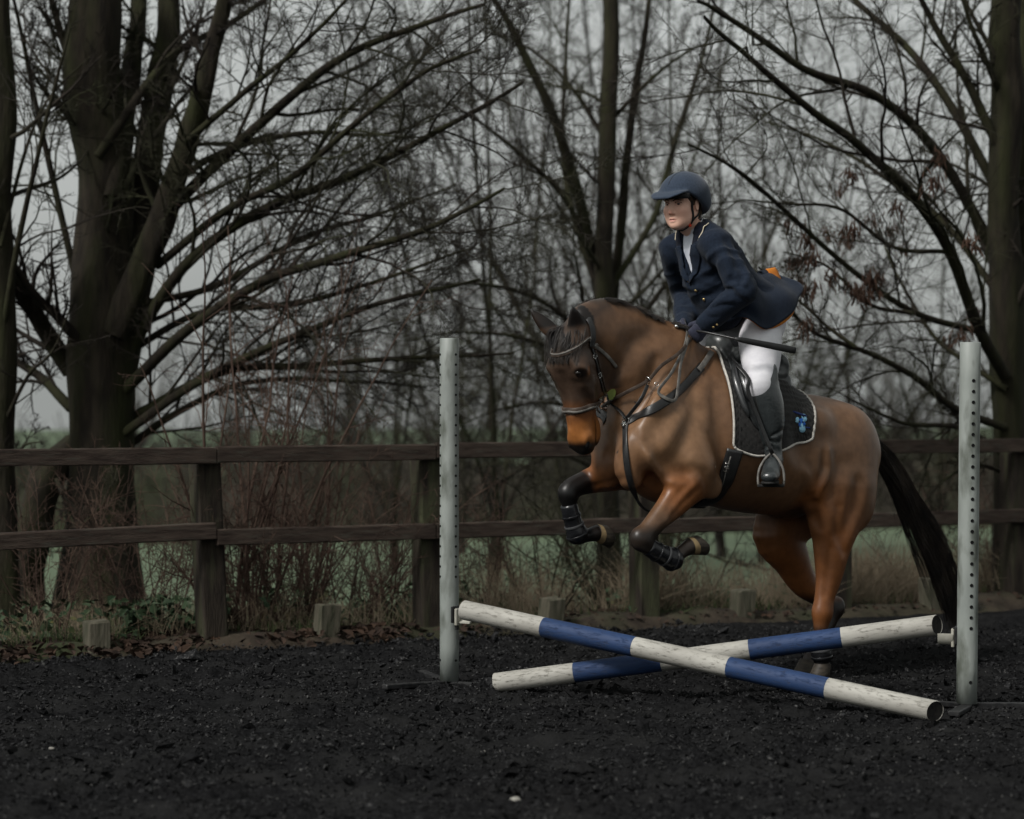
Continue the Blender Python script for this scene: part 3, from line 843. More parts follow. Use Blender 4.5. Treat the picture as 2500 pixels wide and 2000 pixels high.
for s in (1, -1):
    HF.ell(HD(.215, -.165, .055*s), (.125, .105, .036), HEADB, k=.035)      # cheek plate
    HF.ell(HD(.150, -.018, .084*s), (.045, .034, .022), HEADB, k=.03)       # brow over the eye
    HF.ell(HD(.185, -.042, .093*s), (.022, .030, .014), HEADB, k=.02)       # eyelids
    HF.tube([hrow(.26, -.075, .080*s, .010, .012), hrow(.34, -.072, .064*s, .010, .010), hrow(.40, -.075, .056*s, .008, .008)], k=.03, lat=hl_)  # facial crest
    HF.ell(HD(.55, -.035, .047*s), (.042, .032, .020), HEADB, k=.02)        # nostril wing
    HF.ell(HD(.562, -.030, .068*s), (.022, .017, .016), HEADB, k=.012, op='sub')
    HF.tube([hrow(.485, -.105, .058*s, .006, .008), hrow(.545, -.092, .056*s, .006, .008), hrow(.585, -.085, .045*s, .006, .008)], k=.012, lat=hl_, op='sub')  # mouth
    # ear: a leaf shaped cup, near one upright and turned back, far one tipped forward
    eb = HD(.02, -.065, .060*s); ed = unit(-ha+hn*(.16 if s > 0 else .42)+hl_*(.05 if s > 0 else -.60))
    L_ = .195 if s > 0 else .23; wf = 1 if s > 0 else .92
    en = unit(hn*.55+hl_*.85) if s > 0 else unit(hn*.2-hl_*.3+ha*.2+hl_*1.0)
    en = unit(en-ed*np.dot(en, ed)); el = np.cross(ed, en)
    HF.tube([[*(eb+ed*L_*q), w_*wf, th*wf] for q, w_, th in ((-.12, .026, .026), (.08, .034, .026), (.32, .044, .021), (.58, .037, .015), (.80, .020, .010), (.96, .006, .006))], k=.02, lat=en, n=16)
    if s > 0: HF.tube([[*(eb+ed*L_*q+en*o*wf), w_*wf, th*wf] for q, w_, th, o in ((.12, .012, .012, .024), (.36, .028, .015, .020), (.60, .022, .011, .016), (.80, .008, .007, .010))], k=.012, lat=en, n=12, op='sub')
HF.tube([hrow(.49, -.135, 0, .034, .036), hrow(.54, -.132, 0, .036, .040), hrow(.575, -.120, 0, .028, .034)], k=.014, lat=hl_)                # lower lip and chin
HF.tube([hrow(.32, -.135, 0, .035, .034), hrow(.42, -.130, 0, .032, .030), hrow(.50, -.122, 0, .032, .032)], k=.03, lat=hl_)               # lower jaw bars
HF.tube([hrow(.10, -.125, 0, .07, .06), hrow(.16, -.17, 0, .06, .045)], k=.05, lat=hl_)                                                     # throat
_b = field_bvh(HF, 2)
CR = lambda px, r, k, dep=0., op='sub', **kw: crease(HF, _b, px, r, k, dep, op, **kw)
CR([(1602, 1085), (1612, 1120), (1640, 1146), (1668, 1156)], .020, .06, .008)                       # under the point of the shoulder
CR([(1664, 1140), (1676, 1154), (1684, 1162)], .024, .04, .0)                                        # hollow above the forearm
CR([(1567, 1066), (1588, 1128), (1618, 1170), (1640, 1178)], .010, .035, -.002, 'add')               # vein ridge over the breast
CR([(1548, 1062), (1552, 1110), (1580, 1160), (1615, 1190)], .016, .05, .004)
CR([(1692, 1140), (1716, 1158), (1729, 1186), (1727, 1208)], .014, .035, .005)                       # triceps fold over the forearm
CR([(1745, 950), (1757, 1040), (1762, 1120), (1752, 1190)], .016, .08, .010)                         # behind the shoulder
CR([(1700, 930), (1660, 990), (1610, 1040), (1585, 1075)], .014, .09, .012)                          # front of the shoulder blade
CR([(1700, 1000), (1680, 1060), (1660, 1110)], .012, .09, .013)
CR([(1985, 1226), (2010, 1160), (2012, 1110)], .016, .05, .007)                        # stifle fold up the flank
CR([(1992, 1218), (2020, 1152), (2021, 1100)], .010, .05, -.002, 'add')
CR([(1957, 1093), (1966, 1150), (1979, 1195)], .010, .04, -.002, 'add')
CR([(1945, 1050), (1955, 1090), (1962, 1120)], .026, .11, .018)
CR([(2098, 1180), (2085, 1240), (2062, 1300)], .012, .08, .010)                        # hamstring groove
CR([(2048, 1240), (2046, 1296), (2062, 1345)], .014, .05, .006)
CR([(1990, 1228), (1988, 1262), (2000, 1290)], .016, .04, .004)
CR([(2028, 1340), (2020, 1400), (2014, 1452)], .009, .035, .004)                                      # gaskin
CR([(1605, 880), (1590, 930), (1565, 985), (1535, 1020)], .016, .07, .006)                           # jugular groove
CR([(1520, 885), (1545, 840), (1590, 820)], .012, .10, .012)
CR([(1620, 1260), (1650, 1215), (1690, 1175)], .008, .03, .003)                                       # forearm muscles
CR([(1640, 1262), (1676, 1222), (1705, 1195)], .007, .03, .003)
CR([(1440, 1190), (1480, 1180), (1520, 1170)], .008, .03, .003, mirror=False)
CR([(1352, 930), (1375, 985), (1388, 1040)], .006, .03, .003, mirror=False)
CR([(1395, 905), (1410, 945), (1440, 985)], .010, .04, .004, mirror=False)                           # below the eye
HM = lambda P: HD_O+(((P-HD_O)@HEADB)*[1, 1, -1])@HEADB.T
CR([(1398, 908), (1410, 897), (1426, 899), (1436, 913)], .009, .02, -.002, 'add', mirror=HM)           # upper lid
CR([(1402, 921), (1416, 926), (1431, 922)], .006, .018, -.001, 'add', mirror=HM)                       # lower lid
CR([(1360, 915), (1378, 960), (1392, 1000)], .010, .04, .004, mirror=HM)
CR([(1512, 872), (1508, 905), (1496, 932), (1482, 956)], .020, .03, .004, mirror=False)
CR([(1446, 900), (1470, 915), (1484, 940)], .009, .035, .004, mirror=HM)                              # edge of the jowl muscle
CR([(1425, 940), (1446, 965), (1456, 985)], .007, .03, -.002, 'add', mirror=HM)
hV, hFq = HF.mesh(smooth=2, blur=2)
# coat: a bay, brown black points and saddle of the head, rufous on muzzle, forearms, flank and thigh ----
def blob(V, c, r, soft=1.0):
    d = np.linalg.norm((V-ln(c))/ln(r), axis=1); return np.clip((1.25-d)/(.5*soft), 0, 1)
def surf_l(px, py):
    d = Vector(PX(px, py, 10.0))-EYE; p, n, i, _ = _b.ray_cast(EYE, d.normalized()); return Lc(np.array(p))
def coat(V):
    base = np.array([.136, .073, .039]); dark = np.array([.030, .022, .017]); rust = np.array([.175, .062, .018]); tan = np.array([.25, .144, .078]); blk = np.array([.0042, .004, .0042])
    C = np.tile(base, (len(V), 1))
    def lay(m, c, a=1.0):
        nonlocal C; m = (m*a)[:, None]; C = C*(1-m)+c*m
    nz = fbm(V[:, 0]*7+5, V[:, 2]*7+V[:, 1]*4, 4, 31)-.47
    up = np.clip((V[:, 2]-1.05)/.5, 0, 1)
    lay(blob(V, H(1640, 1060, .2), (.25, .3, .3), 1.6), tan, .6)
    lay(np.clip((.78-(V[:, 2]+nz*.25))/.22, 0, 1)*(V[:, 0] < 0.42), rust, .85)         # lower hindquarters
    lay(blob(V, H(2010, 1290, .15), (.2, .4, .25), 1.4), rust, .55)
    lay(blob(V, H(1975, 1215, .2), (.07, .2, .12), 1.4), rust, .8)
    lay(blob(V, H(2135, 1190, .15), (.12, .3, .28), 1.4), rust, .6)
    lay(blob(V, H(1560, 1150, 0), (.20, .22, .17), 1.6), rust, .55)                    # breast
    lay(blob(V, H(1660, 1210, .19), (.13, .13, .14), 1.2), rust, .85)
    lay(blob(V, H(1470, 1165, -.17), (.20, .14, .12), 1.2), rust, .85)
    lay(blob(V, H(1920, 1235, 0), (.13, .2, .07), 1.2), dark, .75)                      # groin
    # head
    hd = (V-HD_O)@HEADB
    inh = np.clip((.10-np.abs(hd[:, 2]))/.03+1, 0, 1)*np.clip((hd[:, 0]+.22)/.12, 0, 1)*(V[:, 0] > 1.30)*np.clip((hd[:, 1]-np.where(hd[:, 0] < .29, -.30, -.155))/.03, 0, 1)*(hd[:, 0] < .585)
    lay(inh, np.array([.045, .029, .021]), .93)
    lay(blob(hd, (.40, -.06, 0), (.10, .13, .13), 2.2), np.array([.22, .075, .018]), .95)
    lay(blob(hd, (.47, -.07, 0), (.075, .13, .13), 2.0), np.array([.40, .150, .036]), .95)
    lay(np.clip((hd[:, 0]-.535*HSC+nz*.03-.6*np.clip(-.085-hd[:, 1], 0, 1))/.03, 0, 1)*(hd[:, 0] < .585)*(V[:, 0] > 1.3)*(np.abs(hd[:, 2]) < .12)*(hd[:, 1] > -.16), blk, .97)
    hda = hd[:, 0]/HSC
    ml = (np.clip(1-np.abs(hd[:, 1]+.098+.10*(.585-hda))/.009, 0, 1)*(hda > .455)*(hda < .60)*(np.abs(hd[:, 2]) > .028)*(np.abs(hd[:, 2]) < .085)*(V[:, 0] > 1.3)); lay(ml, blk, .95)  # black line painted along the mouth groove to deepen its shade
    pe = surf_l(1419, 911); lay(blob(V, pe, (.036, .03, .026), 1.2), blk, .85); lay(blob(V, surf_l(1438, 905), (.014, .014, .022), 1.2), np.array([.20, .085, .035]), .75)
    lay(blob(hd, (.0, -.04, -.015), (.075, .09, .045), 1.2), blk, .9)
    lay(blob(hd, (.13, -.19, .06), (.05, .05, .05), 1.6), np.array([.10, .05, .026]), .6)
    lay(np.clip((-.035-hd[:, 0])/.02, 0, 1)*(V[:, 0] > 1.42)*(hd[:, 1] > -.14)*(np.abs(hd[:, 2]) > .035), blk, .9)                # ears
    lay(np.clip((-.10-hd[:, 0])/.04, 0, 1)*(V[:, 0] > 1.42)*(hd[:, 1] > -.14)*(np.abs(hd[:, 2]) > .025), blk, .9)
    crest = catmull([H(1452, 742, .03), H(1480, 742, .025), H(1530, 758, .012), H(1590, 790, 0), H(1650, 820, 0)], 30)
    dm = np.min(np.linalg.norm(V[:, None, :][V[:, 2] > 1.6]-crest[None], axis=2), 1); mm = np.zeros(len(V)); mm[V[:, 2] > 1.6] = np.clip((.062+nz[V[:, 2] > 1.6]*.04-dm)/.03, 0, 1); lay(mm, dark, .9)
    # black legs
    kn = H(1590, 1290, .19); lay(np.clip((kn[2]+.03+nz*.05-V[:, 2])/.05, 0, 1)*(V[:, 0] > .72)*(V[:, 1] > 0), blk, .97)
    kn = H(1600, 1285, .19); lay(np.clip((kn[2]+.10+nz*.06-V[:, 2])/.10, 0, 1)*(V[:, 0] > .72)*(V[:, 1] > .02), dark, .5)
    def seg(A, B, r0, r1):
        A, B = ln(A), ln(B); ab = B-A; t = ((V-A)@ab)/(ab@ab); dd = np.linalg.norm(V-A-np.clip(t, 0, 1)[:, None]*ab, axis=1)
        return np.clip((t+nz*.25)/.22, 0, 1)*(dd < r0+(r1-r0)*np.clip(t, 0, 1))
    lay(seg(H(1440, 1174, -.17), H(1385, 1205, -.17), .085, .10), blk, .97)
    for A, B in ((H(1387, 1190, -.17), H(1410, 1308, -.17)), (H(1405, 1306, -.17), H(1456, 1302, -.17))): lay(seg(A-.15*(B-A), B, .08, .08), blk, .97)
    # hind points
    hk = H(2012, 1505, .19)[2]
    lay(np.clip((hk+.01+nz*.05-V[:, 2])/.06, 0, 1)*(V[:, 0] < .5)*(V[:, 1] > 0), np.array([.045, .022, .012]), .8)
    lay(np.clip((hk-.03+nz*.05-V[:, 2])/.05, 0, 1)*(V[:, 0] < .5)*(V[:, 1] > 0), blk, .95)
    lay(np.clip((hk+.09+nz*.05-V[:, 2])/.06, 0, 1)*(V[:, 0] < .5)*(V[:, 1] < 0), blk, .95)
    C *= (1+nz*.35)[:, None]
    return np.clip(C, .003, 1)
M_coat = mat("horse_coat", (.72, .70, .68), scale=26, rough=.38, attr="coat", bump=.06, bscale=320, spec=.30, sheen=.0, stretch=(1, 1, 1), detail=13)
horse = thing("horse", (HO[0], HO[1], 0), "dark bay horse in mid jump with forelegs tucked, over the crossed blue and white poles", "horse")
me = mk_mesh("horse_body", W(hV), hFq); set_color(me, coat(hV))
horse_body = link("body", me, M_coat, horse)
hWV = W(hV)
horse_bvh = bvh_of(hWV, hFq)
# ------------------------------------------------------------------ hair, hooves, eyes
rh = np.random.default_rng(21)
M_hair = mat("black_horsehair", (.008, .007, .007), (.034, .027, .022), scale=14, rough=.5, spec=.28, stretch=(1, 1, .4))
M_hoof = mat("hoof_horn", (.020, .017, .014), (.045, .037, .028), scale=30, rough=.55, stretch=(1, 1, 4))
M_heel = mat("pale_heel_horn", (.20, .145, .075), (.13, .09, .05), scale=40, rough=.7)
M_eye = mat("eye_dark", (.006, .004, .003), rough=.12, spec=.5)
M_lea = mat("black_leather", (.0075, .0075, .008), (.013, .013, .013), scale=40, rough=.38, bump=.12, bscale=220, spec=.5)
M_leag = mat("worn_grey_leather", (.085, .080, .073), (.150, .142, .13), scale=35, rough=.5, bump=.15, bscale=200)
M_leab = mat("brown_leather", (.030, .021, .016), (.060, .045, .036), scale=35, rough=.45, bump=.15, bscale=200)
M_chrome = mat("bright_steel", (.62, .62, .60), rough=.22, metal=1.0)
M_brass = mat("brass", (.55, .38, .13), rough=.3, metal=1.0)
def near(P, off=.004, bvh=None):
    out = []; nn = []
    for q in np.atleast_2d(P):
        p, n, i, _ = (bvh or horse_bvh).find_nearest(Vector(q))
        out.append(np.array(p+n*off)); nn.append(np.array(n))
    return np.array(out), np.array(nn)
def strands(name, mat_, parent, roots, mids, tips, rad, S=9, sides=3, wander=.01, rng=rh):
    """hair from quadratic guide curves; arrays (N,3) of local points"""
    t = np.linspace(0, 1, S)[None, :, None]
    P = roots[:, None]*(1-t)**2+2*mids[:, None]*t*(1-t)+tips[:, None]*t*t
    N = len(roots)
    ph = rng.uniform(0, 6.28, (N, 1, 3)); fr = rng.uniform(2, 6, (N, 1, 3))
    P = P+np.sin(ph+fr*t)*wander*t
    rd = rad[:, None]*np.array([1-.75*q for q in np.linspace(0, 1, S)])[None, :]
    V, f, _ = tube_geo(W(P.reshape(-1, 3)).reshape(N, S, 3), rd, sides)
    return link(name, mk_mesh(name, V, f), mat_, parent)
# tail: one streaming switch of hair, built from a bent centre line
tc_ = catmull([[*H(2090, 1052, 0), .028], [*H(2122, 1078, 0), .055], [*H(2160, 1122, .0), .080], [*H(2200, 1182, .0), .086], [*H(2242, 1258, .0), .080], [*H(2280, 1332, 0), .076], [*H(2308, 1400, 0), .070], [*H(2336, 1462, 0), .066], [*H(2392, 1482, 0), .060]], 60)
def tail():
    N = 1650; S = 11; NL = 60
    lk = rh.integers(0, NL, N); la = rh.uniform(0, 2*math.pi, NL); lr = rh.uniform(.1, 1, NL)**.6; le_ = np.clip(rh.beta(4, 1.5, NL)*1.1, .42, 1.06); ldr = rh.uniform(0, 1, NL)**2.5*.20; lph = rh.uniform(0, 6, NL)
    a = la[lk]+rh.normal(0, .22, N)/np.maximum(lr[lk], .25); r = np.clip(lr[lk]+rh.normal(0, .07, N), 0, 1.12)
    t0 = rh.uniform(0, .12, N); t1 = np.clip(le_[lk]*rh.uniform(.8, 1.03, N), .3, 1.05)
    T = np.gradient(tc_[:, :3], axis=0); T /= np.linalg.norm(T, axis=1, keepdims=True)
    lat = np.array([0, 1., 0]); up = np.cross(T, lat)
    s = t0[:, None]+(t1-t0)[:, None]*np.linspace(0, 1, S)[None]
    x = np.clip(s, 0, 1)*(len(tc_)-1); i = np.clip(x.astype(int), 0, len(tc_)-2); u = (x-i)[..., None]
    c = tc_[i]*(1-u)+tc_[i+1]*u
    U = up[i]
    da = np.sin(lph[lk][:, None]+s*5.5)*.5+np.sin(rh.uniform(0, 6, N)[:, None]+s*6)*.06
    rr = c[..., 3]*r[:, None]*(.58+.85*s**1.6)*(1+.18*np.sin(lph[lk][:, None]*2+s*11))
    P = c[..., :3]+lat*(rr*np.cos(a[:, None]+da))[..., None]*.6+U*(rr*np.sin(a[:, None]+da))[..., None]
    drop = (ldr[lk]*rh.uniform(.8, 1.2, N))[:, None]*(np.linspace(0, 1, S)[None]**2)
    P[..., 2] -= drop
    rd = (rh.uniform(.0011, .0028, N))[:, None]*np.linspace(1, .3, S)[None]
    V, f, _ = tube_geo(W(P.reshape(-1, 3)).reshape(N, S, 3), rd, 3)
    link("tail", mk_mesh("tail", V, f), M_hair, horse)
tail()
# mane: thinned hair along the crest, flopping to the far side, uneven tufts
def mane():
    crest = catmull([H(1412, 757, .018), H(1440, 742, .022), H(1478, 739, .025), H(1530, 748, .012), H(1590, 785, 0), (H(1650, 817, 0))], 80)
    N = 2400
    q = rh.uniform(0, 1, N); tf_ = np.round(q*46)/46; q = np.clip(q*.45+tf_*.55, 0, 1); k = (q*79).astype(int); root = crest[k]+rh.normal(0, .006, (N, 3)); root[:, 2] -= .015
    tuft = .6+.5*np.sin(q*46)+rh.normal(0, .15, N)
    ln_ = (.075+.03*tuft)*(1-.3*q)
    tg = np.gradient(crest, axis=0); tg /= np.linalg.norm(tg, axis=1, keepdims=True); tb = tg[k]
    tr_ = vnoise(tf_*310+3, tf_*0, 5); side = np.where(vnoise(tf_*510, tf_*0+2, 7)+rh.normal(0, .08, N) < .74, -1, 1); side = np.where(q < .3, -1, side)
    sw = (.25+.6*tr_+rh.normal(0, .05, N))[:, None]
    mid = root+tb*(ln_[:, None]*.45*sw)+np.stack([np.zeros(N), side*rh.uniform(.008, .028, N), rh.uniform(.012, .034, N)], -1)
    tip = root+tb*(ln_[:, None]*sw)+np.stack([np.zeros(N), side*np.where(side < 0, .055, .034)*rh.uniform(.6, 1.2, N), -ln_*rh.uniform(.0, .45, N)*np.where(side < 0, 1, .35)+.010], -1)
    mid = Lc(near(W(mid), .030, horse_bvh)[0])*.7+mid*.3; tip = Lc(near(W(tip), .013, horse_bvh)[0])+rh.normal(0, .004, (N, 3))
    strands("mane", M_hair, horse, root, mid, tip, rh.uniform(.0020, .0038, N), S=7, wander=.002)
    M = 750
    l = rh.normal(0, .026, M)
    root = HD_O+ha*rh.uniform(-.05, .0, M)[:, None]+hn*rh.uniform(-.11, -.02, M)[:, None]+hl_*l[:, None]
    al = rh.uniform(.03, .115, M)
    mid = root+ha*.02+hn*.05+hl_*(l*.8)[:, None]
    tip = HD_O+ha*al[:, None]+hn*.06+hl_*(l*1.5+al*.35*np.sign(np.sin(l*260))*.6-.006)[:, None]
    mid = Lc(near(W(mid), .014, horse_bvh)[0]); tip = Lc(near(W(tip), .007, horse_bvh)[0])
    strands("forelock", M_hair, horse, root, mid, tip, rh.uniform(.0022, .0040, M), S=8, wander=.002)
mane()
mb = MB()
_pe = surf_l(1418, 911); _hd = (_pe-HD_O)@HEADB
for s in (1, -1):
    ce = HD_O+HEADB@(_hd*[1, 1, s]); ce = ce-hl_*s*(.0155 if s > 0 else .021)-hn*.004
    MB().ell(W(ce), (.017, .021, .016), *[HB@v for v in (ha, hn, hl_)]).build("eye", M_eye, horse)
_pn = surf_l(1436, 1084); _hd = (_pn-HD_O)@HEADB
for s in (1, -1):
    ce = HD_O+HEADB@(_hd*[1, 1, s])
    MB().ell(W(ce-hl_*s*.004), (.022, .013, .008), *[HB@v for v in (unit(ha+hn*.35), unit(hn-ha*.35), hl_)]).build("nostril", M_hole_shade, horse)
def hoof(c, d, front, name_parent, L_=.085, r0=.043, r1=.058):
    """hoof capsule: c = coronet centre, d = towards the toe/ground, front = toe side (local)"""
    d = unit(d); fr = unit(ln(front)-d*np.dot(front, d)); sd = np.cross(d, fr)
    n = 20; V = []; prof = [(-.012, .86), (.0, .98), (.1, 1), (.55, 1), (.96, 1), (1.0, .94), (.97, .70)]
    for t, k in prof:
        for j in range(n):
            a = 2*math.pi*j/n; r = (r0+(r1-r0)*max(t, 0))*k
            x = math.cos(a); L2 = L_*(1 if x > 0 else 1-.35*abs(x))
            V.append(W(ln(c)+d*L2*t+fr*(r*x+.016*t)+sd*r*.92*math.sin(a)))
    f = []
    for i in range(len(prof)-1):
        for j in range(n): f.append((i*n+j, (i+1)*n+j, (i+1)*n+(j+1) % n, i*n+(j+1) % n))
    V.append(W(ln(c)+d*L_*.85)); e = len(V)-1
    f3 = [((len(prof)-1)*n+(j+1) % n, (len(prof)-1)*n+j, e) for j in range(n)]
    h = MB().add(V, f, f3).build("hoof", M_hoof, horse)
    V2 = []; n2 = 20
    for t, k in ((.03, 1.012), (.10, 1.02), (.30, 1.02), (.38, 1.012)):
        for j in range(n2):
            q = 2*math.pi*j/n2; r = (r0+(r1-r0)*t)*k; x = math.cos(q); L2 = L_*(1 if x > 0 else 1-.35*abs(x))
            V2.append(W(ln(c)+d*L2*t+fr*(r*x+.016*t)+sd*r*.92*math.sin(q)))
    MB().add(V2, [(i*n2+j, (i+1)*n2+j, (i+1)*n2+(j+1) % n2, i*n2+(j+1) % n2) for i in range(3) for j in range(n2)]).build("coronet_band", M_heel if "fore" in name_parent else M_hoof, h)
hoof(H(1684, 1334, .19), H(1718, 1322, .19)-H(1682, 1336, .19), H(1690, 1380, .19)-H(1690, 1330, .19), "near_fore", .082, .041, .054)
hoof(H(1456, 1301, -.17), H(1492, 1303, -.17)-H(1455, 1301, -.17), H(1460, 1350, -.17)-H(1460, 1300, -.17), "far_fore", .082, .041, .054)
hoof(H(2010, 1618, .19), (.22, 0, -1), (1, .0, .2), "near_hind", .085, .040, .054)
hoof(H(1972, 1612, -.12), (.28, 0, -1), (1, .0, .2), "far_hind", .085, .040, .054)

# ------------------------------------------------------------------ surface helpers for tack
def surf(px, py, off=.004, bvh=None):
    d = Vector(PX(px, py, 10.0))-EYE; d.normalize()
    p, n, i, _ = (bvh or horse_bvh).ray_cast(EYE, d)
    if p is None:
        p0 = Vector(HW(px, py, 0)); p, n, i, _ = (bvh or horse_bvh).find_nearest(p0)
    if n.dot(d) > 0 : n = -n
    return np.array(p+n*off), np.array(n)
def strap_px(px, n, off=.003, bvh=None, sm=True):
    P = catmull(px, n)
    R_ = [surf(a, b, off, bvh) for a, b in P]
    p = np.array([r[0] for r in R_]); nn = np.array([r[1] for r in R_])
    for _ in range(3):
        p[1:-1] = .5*p[1:-1]+.25*(p[:-2]+p[2:]); nn[1:-1] = .5*nn[1:-1]+.25*(nn[:-2]+nn[2:])
    return p, nn
def flip(P):
    L = Lc(P); L[..., 1] *= -1; return W(L)
def ringcast(c, A, B, a0, a1, n, off=.004, bvh=None):
    c = ln(c); out = []; nn = []
    for a in np.linspace(a0, a1, n):
        d = Vector(unit(A)*math.cos(a)+unit(B)*math.sin(a))
        p, nr, i, _ = (bvh or horse_bvh).ray_cast(Vector(c), d)
        if p is None: continue
        if nr.dot(d) < 0: nr = -nr
        out.append(np.array(p+nr*off)); nn.append(np.array(nr))
    return np.array(out), np.array(nn)
def buckle(mb, c, t, n, w=.012, h=.010, r=.0016):
    t = unit(t); n = unit(ln(n)-t*np.dot(n, t)); b = np.cross(t, n)
    pts = [c+t*h*x+b*w*y for x, y in ((1, 1), (1, -1), (-1, -1), (-1, 1), (1, 1))]
    mb.tube(pts, r, 6)
# ------------------------------------------------------------------ bridle
bridle = thing("bridle", HW(1440, 830, .1), "brown and black leather snaffle bridle with padded noseband on the horse's head", "bridle")
hA, hN, hL = HB@ha, HB@hn, HB@hl_
def HDW(a, n, l): return W(HD(a, n, l))
p, n = ringcast(HDW(.375, -.07, 0), hN+hA*.06, hL, 0, 2*math.pi*35/36, 36, .003)
MB().ribbon(p, n, .030, .009, closed=True).build("noseband", M_leab, bridle)
p2, n2 = ringcast(HDW(.380, -.07, 0), hN+hA*.06, hL, 0, 2*math.pi*35/36, 36, .011)
MB().ribbon(p2, n2, .009, .003, closed=True).build("noseband_piping", M_leag, bridle)
p, n = strap_px([(1338, 850), (1347, 865), (1370, 867), (1404, 852), (1437, 826)], 26, .002)
MB().ribbon(p, n, .022, .008).build("browband", M_leab, bridle)
p, n = strap_px([(1338, 848), (1347, 863), (1370, 865), (1404, 850), (1437, 824)], 26, .009)
MB().ribbon(p, n, .006, .003).build("browband_piping", M_leag, bridle)
bk = MB()
cheek = [(1437, 824), (1444, 850), (1455, 884), (1464, 925), (1473, 958), (1474, 984)]
p, n = strap_px(cheek, 26, .003); MB().ribbon(p, n, .014, .004).build("cheekpiece", M_lea, bridle)
for k in (8, 14, 22): q_b = MB(); buckle(q_b, p[k]+n[k]*.004, p[k+1]-p[k], n[k]); q_b.build("buckle", M_chrome, bridle)
pf = flip(p)
L_ = Lc(p)   # the far cheekpiece, mirrored about the head's own middle
hd = (L_-HD_O)@HEADB; hd[:, 2] *= -1
pf, nf_ = near(W(HD_O+hd@HEADB.T), .003); MB().ribbon(pf, nf_, .014, .004).build("cheekpiece", M_lea, bridle)
p, n = strap_px([(1440, 824), (1450, 850), (1461, 884), (1470, 922), (1478, 955)], 22, .003); MB().ribbon(p, n, .010, .004).build("noseband_strap", M_leab, bridle)
p, n = strap_px([(1437, 825), (1450, 843), (1470, 858), (1488, 876), (1504, 897)], 18, .004); MB().ribbon(p, n, .016, .004).build("throat_lash", M_leag, bridle)
q_b = MB(); buckle(q_b, p[5]+n[5]*.004, p[6]-p[5], n[5]); q_b.build("buckle", M_chrome, bridle)
p, n = near([HDW(*q) for q in catmull([(.075, -.09, .11), (.03, -.105, .10), (-.03, -.12, .07), (-.06, -.125, 0), (-.03, -.12, -.07), (.03, -.105, -.10), (.075, -.09, -.11)], 26)], .004)
MB().ribbon(p, n, .028, .005).build("headpiece", M_lea, bridle)
bit_n, bn = surf(1470, 996, .012); 
hdb = (Lc(bit_n)-HD_O)@HEADB; bit_f = W(HD_O+(hdb*[1, 1, -1])@HEADB.T)
for c in (bit_n, bit_f):
    bk.torus(c, hA, hN, .030, .0042, 20, 6)
bk.tube([bit_n, (bit_n+bit_f)/2-hA*.01, bit_f], .006, 6)
bk.build("snaffle_bit", M_chrome, bridle)
M_mark = mat("yellow_green_mark", (.16, .19, .045), (.12, .15, .035), scale=30, rough=.6)  # unidentified yellow-green patch, added as a small plate by the cheek
_ty = surf(1492, 958, .03)[0][1]
tp_ = [PX(a, b, _ty) for a, b in ((1479, 941), (1496, 940), (1504, 957), (1500, 973), (1488, 978), (1483, 962))]
tb_ = [q+np.array([0, .004, 0]) for q in tp_]
MB().add(tp_+tb_, [(0, 1, 2, 3), (0, 3, 4, 5), (9, 8, 7, 6), (11, 10, 9, 6)]+[(k, k+6, (k+1) % 6+6, (k+1) % 6) for k in range(6)]).build("mark", M_mark, bridle, smooth=False)
# ------------------------------------------------------------------ breastplate and martingale
bp = thing("breastplate", HW(1528, 1030, 0), "black leather hunting breastplate crossing the horse's chest and shoulder", "breastplate")
mb = MB(); bpk = MB()
p, n = strap_px([(1712, 895), (1660, 952), (1612, 988), (1565, 1014), (1530, 1030)], 34, .003); mb.ribbon(p, n, .043, .006)
pm, nm = near(flip(p), .003); mb.ribbon(pm, nm, .043, .006)
mb.build("shoulder_strap", M_lea, bp)
p3, n3 = strap_px([(1735, 862), (1722, 880), (1703, 905)], 12, .010); MB().ribbon(p3, n3, .028, .004).build("adjusting_tab", M_leag, bp)
p4, n4 = near(flip(p3), .010); MB().ribbon(p4, n4, .028, .004).build("adjusting_tab", M_leag, bp)
c0 = p[-1]; tg = unit(p[-1]-p[-2])
for k, o in enumerate(((0, 0), (-.022, .006), (-.046, .022), (.012, -.022))):
    bpk.torus(c0+HU*(-o[0])*-1+HZ*o[1]+n[-1]*.012, unit(HZ+HU*.3*k), unit(np.cross(n[-1], HZ)), .012+.004*(k == 0), .0026, 14, 6)
bpk.tube([c0+n[-1]*.012, c0+n[-1]*.014+HZ*-.035+HU*.02], .006, 6)
bpk.build("ring_and_snaps", M_chrome, bp)
pc, nc = strap_px([(1528, 1030), (1528, 1070), (1529, 1110), (1534, 1155), (1544, 1192)], 24, .004)
low = [W(H(1553, 1214, 0)), W(H(1566, 1234, .0)), W(H(1590, 1248, .0)), W(H(1640, 1240, 0)), W(H(1720, 1238, 0))]
pl = catmull(low, 14); pcl = np.vstack([pc, pl]); ncl = np.vstack([nc, np.tile(unit(-HZ+HU*.5), (14, 1))])
MB().ribbon(pcl, ncl, np.concatenate([np.full(24, .030), np.full(14, .020)]), .006).build("chest_strap", M_lea, bp)
